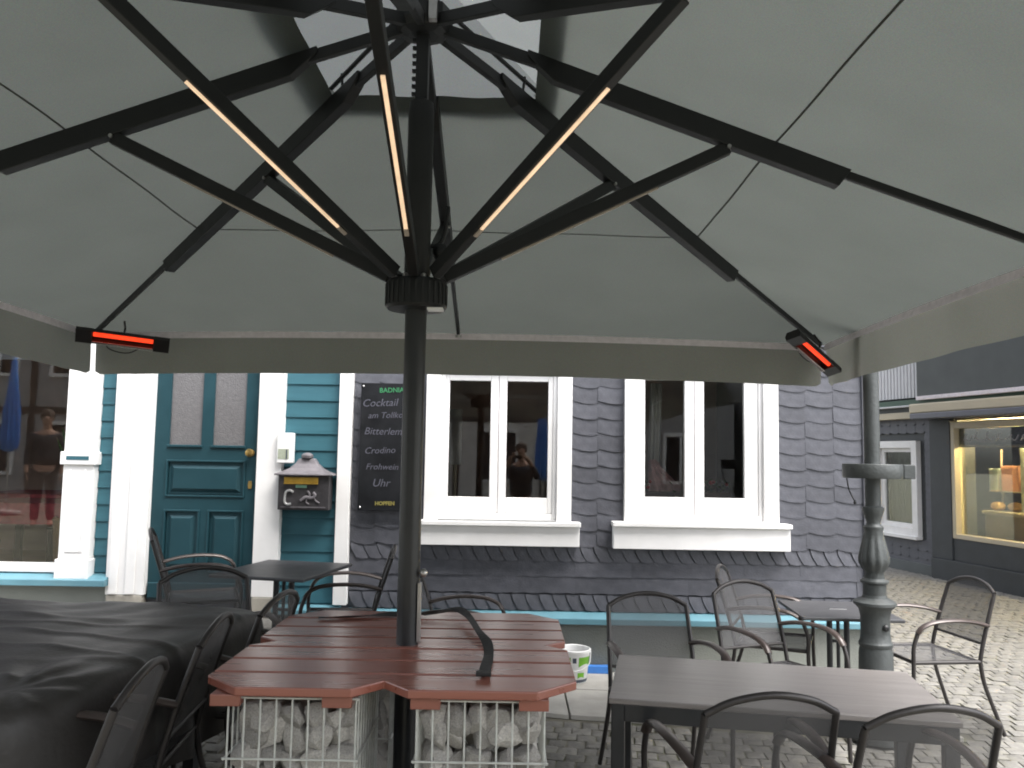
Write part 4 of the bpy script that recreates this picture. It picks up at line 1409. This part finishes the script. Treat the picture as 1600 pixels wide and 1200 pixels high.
# ------------------------------------------------------------------ bucket and blue strip
bz = gz(.5) + .033
bu = thing('plastic_bucket', 'open white plastic bucket with green print on the pavement beside the red table', 'bucket', (.485, 6.20, bz))
MB().lathe([(.090, 0), (.094, .004), (.117, .215), (.126, .217), (.126, .232), (.117, .236), (.112, .232), (.090, .012), (.02, .010)], 36).build('bucket_body', 'white_plastic', bu, smooth=40)
def band(a0, a1, z0, z1, name, mat, wob=0.0):
    def fn(u, v):
        a = a0 + (a1 - a0) * u; zl = z0 + wob * math.sin(u * 3.1); zz = zl + (z1 - zl) * v
        r = .0948 + (.117 - .0948) * (zz / .215) + .0012
        return (r * math.cos(a), r * math.sin(a), zz)
    MB().grid(fn, 16, 2).build(name, mat, bu, smooth=60)
band(R(200), R(255), .125, .190, 'printed_label', 'green_print', -.02)
band(R(285), R(345), .120, .190, 'printed_label', 'green_print', .02)
band(R(262), R(276), .150, .186, 'printed_label', 'dark_print')
band(R(205), R(228), .055, .095, 'printed_label', 'green_print', .01)
band(R(282), R(312), .040, .080, 'printed_label', 'green_print', .01)
MB().lathe([(.0915, -.0005), (.0955, .012), (.0985, .03), (.0955, .031)], 36).build('base_band', 'dark_print', bu, smooth=40)
MB().tube(smooth_path([(-.125, 0, .21), (-.10, -.085, .135), (0, -.128, .10), (.10, -.085, .135), (.125, 0, .21)], 6), .0028, 6).build('handle', 'white_plastic', bu, smooth=50)
bs = MB()
bs.box(.31, .79, 6.405, 6.46, bz, bz + .055)
tag(bs.build('blue_strip', 'blue_plastic', bevel=0.004), 'bright blue plastic strip along the foot of the wall behind the bucket', 'strip')

# ------------------------------------------------------------------ the shop across the lane
SP0 = (5.9, 13.48, 0.0)
sh = thing('shop_building', 'dark slate shop with a lit display window across the cobbled lane', 'shop', SP0, math.atan2(-.982, .187))
# local x runs along the wall towards us, local y goes into the building
def sb(x0, x1, y0, y1, z0, z1, name, mat, parent=sh, bevel=0.0):
    return MB().box(x0, x1, y0, y1, z0, z1).build(name, mat, parent, bevel=bevel)
w_ = MB()
w_.box(-9.0, 0.06, 0.03, .3, 0, 6.5)
w_.box(0.06, 1.08, 0.03, .3, 0, .55); w_.box(0.06, 1.08, 0.03, .3, 1.98, 6.5)
w_.box(1.08, 1.86, 0.03, .3, 0, 6.5)
w_.box(1.86, 5.2, 0.03, .3, 0, .62); w_.box(1.86, 5.2, 0.03, .3, 2.25, 6.5)
w_.box(5.2, 8.0, 0.03, .3, 0, 6.5)
w_.box(-9.0, 8.0, 3.6, 3.9, 0, 6.5); w_.box(-9.0, 8.0, .3, 3.6, 3.3, 3.4)
w_.build('wall', 'dark_panel', sh)
sl2 = MB()
z = 2.34
g = slate_mesh(COLW + .01, ROWH + .008, 'scale')
while z > .22:
    x = -4.0
    while x < 1.40:
        if not (x > -.15 and x < 1.05 and z > .53 and z - ROWH < 1.98):
            sl2.add([(v.x + x, v.y * 1.6 + .025, v.z + z) for v in g.v], g.f)
        x += COLW
    z -= ROWH
so = sl2.build('slates', 'slate', sh); so['kind'] = 'stuff'
sb(-8.9, 1.42, -.04, .025, 0.0, .16, 'plinth', 'grey_fascia', bevel=0.006)
# little white window
lw = MB()
lw.box(0.06, 0.17, -.05, .06, .55, 1.97); lw.box(.96, 1.08, -.05, .06, .55, 1.97)
lw.box(.171, .959, -.05, .06, 1.86, 1.97); lw.box(.171, .959, -.05, .06, .55, .66)
lwo = lw.build('window', 'white_paint', sh, bevel=0.004)
fr = MB()
fr.box(.172, .25, .0, .05, .662, 1.858); fr.box(.90, .958, .0, .05, .662, 1.858); fr.box(.251, .899, .0, .05, 1.80, 1.858); fr.box(.251, .899, .0, .05, .662, .72)
fr.build('window_frame', 'white_paint', lwo, bevel=0.003)
MB().box(.245, .905, .028, .032, .715, 1.805).build('pane', 'shop_glass', lwo)
sb(0.04, 1.10, -.10, .02, .50, .549, 'sill', 'white_paint', bevel=0.004)
MB().grid(lambda u, v: (.10 + .9 * u, .22 + .03 * math.sin(u * 40), .6 + 1.35 * v), 60, 2).build('net_curtain', 'intercom_grille', lwo, smooth=60)
# cornice strips and upper storey
sb(-8.9, 1.44, -.10, .02, 2.30, 2.40, 'cornice', 'cream', bevel=0.008)
sb(-8.9, 1.44, -.05, .02, 2.401, 2.475, 'cornice', 'grey_fascia', bevel=0.004)
sb(-8.9, 1.46, -.14, .02, 2.476, 2.50, 'gutter_strip', 'corrugated', bevel=0.004)
sb(-8.9, 1.46, -.09, .02, 2.501, 2.585, 'gutter_strip', 'green_strip', bevel=0.004)
co = MB()
x = -3.0
while x < 1.44:
    co.box(x, x + .05, -.035, .02, 2.62, 5.8); co.box(x + .05, x + .0795, -.018, .02, 2.62, 5.8)
    x += .08
co.build('corrugated_cladding', 'corrugated', sh)
sb(1.462, 7.9, -.30, .02, 2.60, 5.8, 'fascia', 'grey_fascia', bevel=0.006)
sb(1.462, 7.9, -.32, -.02, 2.545, 2.598, 'fascia_strip', 'hem', bevel=0.004)
sb(1.462, 7.9, -.26, .02, 2.50, 2.544, 'fascia_strip', 'green_strip')
aw = MB().box(1.30, 5.6, -.32, -.03, 2.355, 2.495)
awo = aw.build('awning_cassette', 'cream', sh, bevel=0.02)
MB().box(1.34, 5.56, -.34, -.06, 2.27, 2.353).build('awning_bar', 'awning_bar', awo, bevel=0.012)
# dark pillar, panel below the display window and cream frame
sb(1.43, 1.845, -.09, .02, 0.30, 2.268, 'pillar', 'dark_panel', bevel=0.006)
sb(1.43, 7.9, -.11, .02, 0.0, .298, 'base_panel', 'dark_panel', bevel=0.006)
sb(1.85, 7.9, -.07, .02, 0.30, .605, 'base_panel', 'dark_panel', bevel=0.006)
fw_ = MB()
fw_.box(1.85, 1.92, -.08, .05, .607, 2.22); fw_.box(5.1, 5.18, -.08, .05, .607, 2.22)
fw_.box(1.921, 5.099, -.08, .05, .607, .67); fw_.box(1.921, 5.099, -.08, .05, 2.13, 2.22)
fwo = fw_.build('display_window', 'cream', sh, bevel=0.005)
MB().box(1.915, 5.105, .0, .008, .665, 2.135).build('pane', 'shop_glass', fwo)
MB().box(1.922, 5.098, .012, .02, 1.90, 2.128).build('sign_band', 'dark_panel', fwo)
MB().box(1.922, 5.098, .010, .024, 1.868, 1.898).build('band_edge', 'cream', fwo)
sw = MB()
for k in range(9):
    x = 2.0 + k * .2
    sw.tube(smooth_path([(x, .009, 1.96 + .02 * math.sin(k * 2)), (x + .06, .009, 2.05 + .03 * math.sin(k)), (x + .03, .009, 2.00), (x + .11, .009, 1.955), (x + .17, .009, 2.0 + .03 * math.cos(k * 3))]), .005, 5)
sw.build('script_lettering', 'hem', fwo, smooth=60)
# interior of the display: back wall, counter, shelves, tubes of light
sb(1.90, 5.2, 2.2, 2.25, .3, 3.2, 'shop_back_wall', 'shop_back')
sb(1.86, 5.2, .31, 2.2, .30, .36, 'shop_floor', 'interior_floor')
cn = thing('bakery_counter', 'long yellow lit counter inside the shop display window', 'counter', SP0, math.atan2(-.982, .187))
MB().box(1.95, 5.0, .35, .95, .42, .95).build('counter_body', 'cream_frame', cn, bevel=0.01)
MB().box(1.93, 5.02, .32, .98, .951, 1.0).build('counter_top', 'cream', cn, bevel=0.006)
for k in range(4):
    MB().box(2.9, 5.0, 1.7, 2.15, 1.05 + k * .24, 1.08 + k * .24).build('wall_shelf', 'cream', cn, bevel=0.004)
MB().tube([(2.0, .40, 1.99), (5.0, .40, 1.99)], .02, 8).build('light_tube', 'shop_tube', cn, smooth=50)
MB().tube([(2.0, .42, .935), (5.0, .30, .935)], .008, 6).build('light_tube', 'shop_tube', cn, smooth=50)
rsh = math.atan2(-.982, .187)
def shop_pt(x, y, z):
    c, s_ = math.cos(rsh), math.sin(rsh)
    return (SP0[0] + x * c - y * s_, SP0[1] + x * s_ + y * c, z)
loaf = MB().lathe([(.0, -.14), (.05, -.125), (.075, -.06), (.08, 0), (.075, .06), (.05, .125), (.0, .14)], 12).mesh('bread_loaf', 'bread', smooth=60)
LB = 0
ORD = ('first', 'second', 'third', 'fourth', 'fifth', 'sixth')
for k in range(6):
    x = 2.05 + k * .20
    o = obj('bread_loaf', loaf, None, loc=shop_pt(x, .48 + .10 * (k % 3), 1.065), rot=(R(90), 0, rsh + R(70 + 25 * math.sin(k * 3))), scale=(1, .8, 1))
    tag(o, 'golden loaf of bread on the lit shop counter, %s from the left' % ORD[k], 'bread', 'loaves on the shop counter')
for (x, z0, w, h, m_, lab) in ((2.17, 1.30, .30, .34, 'peach_box', 'peach coloured card box in the shop display window'), (3.02, 1.27, .30, .34, 'orange_box', 'bright orange card box in the shop display window'), (1.95, 1.30, .15, .30, 'pale_box', 'pale green card box at the edge of the shop display window')):
    b = MB().box(-w / 2, w / 2, -.08, .08, 0, h)
    b.box(-w / 2 - .004, w / 2 + .004, -.084, .084, h - .05, h + .004)
    o = b.build('card_box', m_, loc=shop_pt(x + w / 2, .52, 1.17 if False else z0 - .02), rot=(0, 0, rsh), bevel=0.004)
    tag(o, lab, 'box')
rk = thing('display_rack', 'thin wire rack holding the card boxes over the shop counter', 'rack', SP0, rsh)
for x in (1.98, 2.62, 3.4):
    MB().tube([(x, .62, 1.0), (x, .62, 1.85)], .014, 6).build('rack_post', 'cream', rk, smooth=50)
MB().box(1.95, 3.45, .43, .62, 1.262, 1.279).build('rack_shelf', 'cream', rk, bevel=0.003)
MB().box(2.55, 2.63, .40, .60, 1.0, 1.86).build('rack_divider', 'pale_box', rk, bevel=0.004)
# hanging flowers on the fascia, at the picture's right edge
hbk = thing('flower_basket', 'orange flowers in a basket hanging at the right edge of the picture', 'flower basket', (5.02, 7.60, 2.63))
MB().lathe([(.03, -.16), (.10, -.13), (.15, -.04), (.16, 0), (.14, 0)], 18).build('basket', 'wicker', hbk, smooth=50)
fl_ = MB()
for q in range(160):
    a = random.uniform(0, 6.28); r_ = .17 * math.sqrt(random.random())
    c = Vector((r_ * math.cos(a), r_ * math.sin(a), random.uniform(-.05, .13)))
    d1 = Vector((random.uniform(-1, 1), random.uniform(-1, 1), random.uniform(-.6, 1))).normalized() * .03
    d2 = d1.orthogonal().normalized() * .02
    fl_.add([c - d1, c + d2, c + d1, c - d2], [(0, 1, 2, 3)])
fo = fl_.build('petals', 'petal_orange', hbk); fo['kind'] = 'stuff'
MB().tube([(0, 0, 0), (0, 0, .55)], .004, 6).build('hanger', 'rib_paint', hbk)
MB().beam((0, 0, .55), (1.15, .25, .55), .02, .02).build('bracket', 'rib_paint', hbk)

# ------------------------------------------------------------------ behind the viewer: what the panes mirror
def far_house(label, x0, x1, y, h, wall_m, timber):
    t = thing('town_house', label, 'house', ((x0 + x1) / 2, y, 0))
    w = x1 - x0
    MB().box(-w / 2, w / 2, -6, 0, 0, h).build('wall', wall_m, t)
    r_ = MB()
    r_.add([(-w / 2 - .3, .4, h), (w / 2 + .3, .4, h), (w / 2 + .3, -3, h + 2.4), (-w / 2 - .3, -3, h + 2.4), (-w / 2 - .3, -6.4, h), (w / 2 + .3, -6.4, h)],
           [(0, 1, 2, 3), (3, 2, 5, 4), (0, 3, 4), (1, 5, 2), (0, 4, 5, 1)])
    r_.build('roof', 'roof_tile', t)
    n = max(2, int(w / 1.9))
    for fl in range(int(h / 2.7)):
        for k in range(n):
            cx_ = -w / 2 + w * (k + .5) / n; z0 = .9 + fl * 2.7
            f = MB()
            f.box(cx_ - .55, cx_ + .55, 0.0, .06, z0 - .05, z0 + .04); f.box(cx_ - .55, cx_ + .55, 0, .06, z0 + 1.36, z0 + 1.46)
            f.box(cx_ - .55, cx_ - .46, 0, .05, z0 + .041, z0 + 1.359); f.box(cx_ + .46, cx_ + .55, 0, .05, z0 + .041, z0 + 1.359); f.box(cx_ - .04, cx_ + .04, 0, .045, z0 + .041, z0 + 1.359)
            wo = f.build('window', 'white_paint', t)
            MB().box(cx_ - .459, cx_ + .459, .005, .02, z0 + .041, z0 + 1.359).build('pane', 'chalkboard', wo)
    if timber:
        tm = MB()
        for z in (.05, 2.55, 5.2):
            tm.box(-w / 2, w / 2, .001, .03, z, z + .18)
        for k in range(n + 1):
            cx_ = -w / 2 + w * k / n
            tm.box(cx_ - .09, cx_ + .09, .031, .05, 0, h)
        tm.build('timber_frame', 'timber', t)
    return t
far_house('white half timbered house mirrored in the window panes', -6.5, 0.9, -10.5, 5.6, 'render_white', True)
far_house('grey house out of view, added to block sky mirrored in the shop front window', -17.0, -7.2, -9.6, 5.6, 'render_grey', True)  # added unseen to block mirrored sky; grey render keeps the reflection dark
far_house('pale grey house mirrored in the right hand window panes', 1.3, 8.5, -10.9, 5.6, 'render_grey', False)
def closed_parasol(label, x, y):
    t = thing('closed_parasol', label, 'parasol', (x, y, gz(x)))
    MB().tube([(0, 0, 0.03), (0, 0, 2.9)], .024, 10).build('pole', 'mast_metal', t, smooth=50)
    MB().lathe([(.05, 1.15), (.12, 1.2), (.15, 1.4), (.10, 2.2), (.035, 2.85), (.01, 2.9)], 24, flute=.3, fl_n=12, fl_rng=(1.1, 2.5)).build('canopy', 'blue_plastic', t, smooth=50)
    MB().lathe([(.26, 0.03), (.26, .08), (.05, .10)], 20).build('base', 'concrete', t, smooth=40)
    return t
closed_parasol('closed blue parasol mirrored in the left casement', 0.62, -3.4)
closed_parasol('closed blue parasol mirrored in the shop front window', -9.2, -2.2)

# the photographer, standing just behind the lens
def person(label, loc, rz, trousers, shooting):
    t = thing('person', label, 'person', loc, rz)
    J = {}
    def body(name, joints, edges, mat, sub=2):
        me = bpy.data.meshes.new(name)
        me.from_pydata([j[0] for j in joints], edges, [])
        o = bpy.data.objects.new(name, me); COL.objects.link(o); o.parent = t
        me.materials.append(MATS[mat])
        m = o.modifiers.new('skin', 'SKIN'); m.use_smooth_shade = True
        for i, j in enumerate(joints):
            r_ = j[1]
            me.skin_vertices[0].data[i].radius = r_ if isinstance(r_, tuple) else (r_, r_)
            me.skin_vertices[0].data[i].use_root = (i == 0)
        s = o.modifiers.new('sub', 'SUBSURF'); s.levels = sub; s.render_levels = sub
        return o
    # one continuous figure: pelvis first
    jn = [((0, 0, .95), (.15, .10)), ((0, .0, 1.12), (.13, .09)), ((0, 0, 1.34), (.15, .10)), ((0, 0, 1.45), (.10, .08)), ((0, .01, 1.54), .052), ((0, .03, 1.66), (.075, .09)), ((0, .03, 1.76), (.07, .085)),
          ((.17, 0, 1.42), .06), ((.27, .10, 1.24), .048), ((.12, .30, 1.52), .034), ((.06, .34, 1.60), .03),
          ((-.17, 0, 1.42), .06), ((-.27, .10, 1.24), .048), ((-.20, .30, 1.52), .034), ((-.16, .34, 1.60), .03),
          ((.09, 0, .86), .10), ((.10, .01, .48), .065), ((.10, -.02, .08), .042), ((.11, .12, .035), .036),
          ((-.09, 0, .86), .10), ((-.10, .01, .48), .065), ((-.10, -.02, .08), .042), ((-.11, .12, .035), .036)]
    if not shooting:
        for i, p in ((8, (.235, .0, 1.14)), (9, (.235, .07, .90)), (10, (.225, .10, .82)), (12, (-.235, .0, 1.14)), (13, (-.235, .07, .90)), (14, (-.225, .10, .82))):
            jn[i] = (p, jn[i][1])
    ed = [(0, 1), (1, 2), (2, 3), (3, 4), (4, 5), (5, 6), (3, 7), (7, 8), (8, 9), (9, 10), (3, 11), (11, 12), (12, 13), (13, 14), (0, 15), (15, 16), (16, 17), (17, 18), (0, 19), (19, 20), (20, 21), (21, 22)]
    body('body', jn, ed, 'skin')
    jk = [((0, 0, .90), (.215, .16)), ((0, 0, 1.14), (.205, .155)), ((0, 0, 1.34), (.215, .155)), ((0, 0, 1.45), (.15, .12)), ((.17, 0, 1.42), .075), ((.27, .10, 1.24), .062), ((.15, .265, 1.475), .046), ((-.17, 0, 1.42), .075), ((-.27, .10, 1.24), .062), ((-.215, .265, 1.475), .046)]
    if not shooting:
        for i, p in ((5, (.238, .0, 1.14)), (6, (.235, .065, .93)), (8, (-.238, .0, 1.14)), (9, (-.235, .065, .93))):
            jk[i] = (p, jk[i][1])
    body('jacket', jk, [(0, 1), (1, 2), (2, 3), (3, 4), (4, 5), (5, 6), (3, 7), (7, 8), (8, 9)], 'jacket')
    tr = [((0, 0, .96), (.172, .125)), ((.09, 0, .84), .112), ((.10, .01, .48), .08), ((.10, -.02, .10), .062), ((-.09, 0, .84), .112), ((-.10, .01, .48), .08), ((-.10, -.02, .10), .062)]
    body('trousers', tr, [(0, 1), (1, 2), (2, 3), (0, 4), (4, 5), (5, 6)], trousers)
    hr = MB().lathe([(.088, -.02), (.098, .05), (.09, .10), (.055, .14), (.01, .15)], 20, (0, .0, 1.68))
    hr.build('hair', 'hair', t, smooth=60)
    for s in (-1, 1):
        MB().lathe([(.004, -.012), (.012, 0), (.004, .012)], 10, (s * .032, .118, 1.695)).build('eye', 'black_rubber', t, smooth=60)
        if not shooting:
            for k in range(5):
                fx = s * .225; fy = .075 + k * .016; ln = (.06, .085, .09, .085, .065)[k]
                MB().tube(smooth_path([(fx, fy, .80), (fx - s * .006, fy + .006, .80 - ln * .5), (fx - s * .018, fy + .004, .80 - ln)], 4), .0085, 8).build('thumb' if k == 4 else 'finger', 'skin', t, smooth=60)
            continue
        for k in range(4):
            bx = -.05 + s * .105
            MB().tube(smooth_path([(bx, .345, 1.585 + k * .018), (bx - s * .012, .375, 1.59 + k * .018), (bx - s * .05, .385, 1.592 + k * .018)]), [.009] * 12 + [.007], 8).build('finger', 'skin', t, smooth=60)
        MB().tube(smooth_path([(-.05 + s * .10, .335, 1.60), (-.05 + s * .075, .32, 1.62), (-.05 + s * .05, .322, 1.635)]), .010, 8).build('thumb', 'skin', t, smooth=60)
    MB().lathe([(.01, -.02), (.014, 0), (.006, .03)], 10, (0, .125, 1.665)).build('nose', 'skin', t, smooth=60)
    return t
person('person in a dark jacket and red trousers holding up a camera, mirrored in the pane', (0.17, -0.42, gz(.17) + .028), 0.0, 'red_trousers', True)
person('person in dark clothes standing still, mirrored in the shop front window', (-7.3, 0.0, gz(-7.3) + .01), R(-25), 'jacket', False)
pc = thing('compact_camera', 'small dark compact camera held by the person mirrored in the pane', 'camera', (0.12, -0.075, 1.62))
MB().box(-.05, .05, -.014, .010, -.028, .030).build('camera_body', 'black_rubber', pc, bevel=0.006)
MB().lathe([(.022, 0), (.022, .02), (.016, .022), (.012, .012)], 20).build('lens', 'rib_paint', pc, smooth=40, loc=(.01, .010, 0), rot=(R(-90), 0, 0))
bpy.context.view_layer.update()
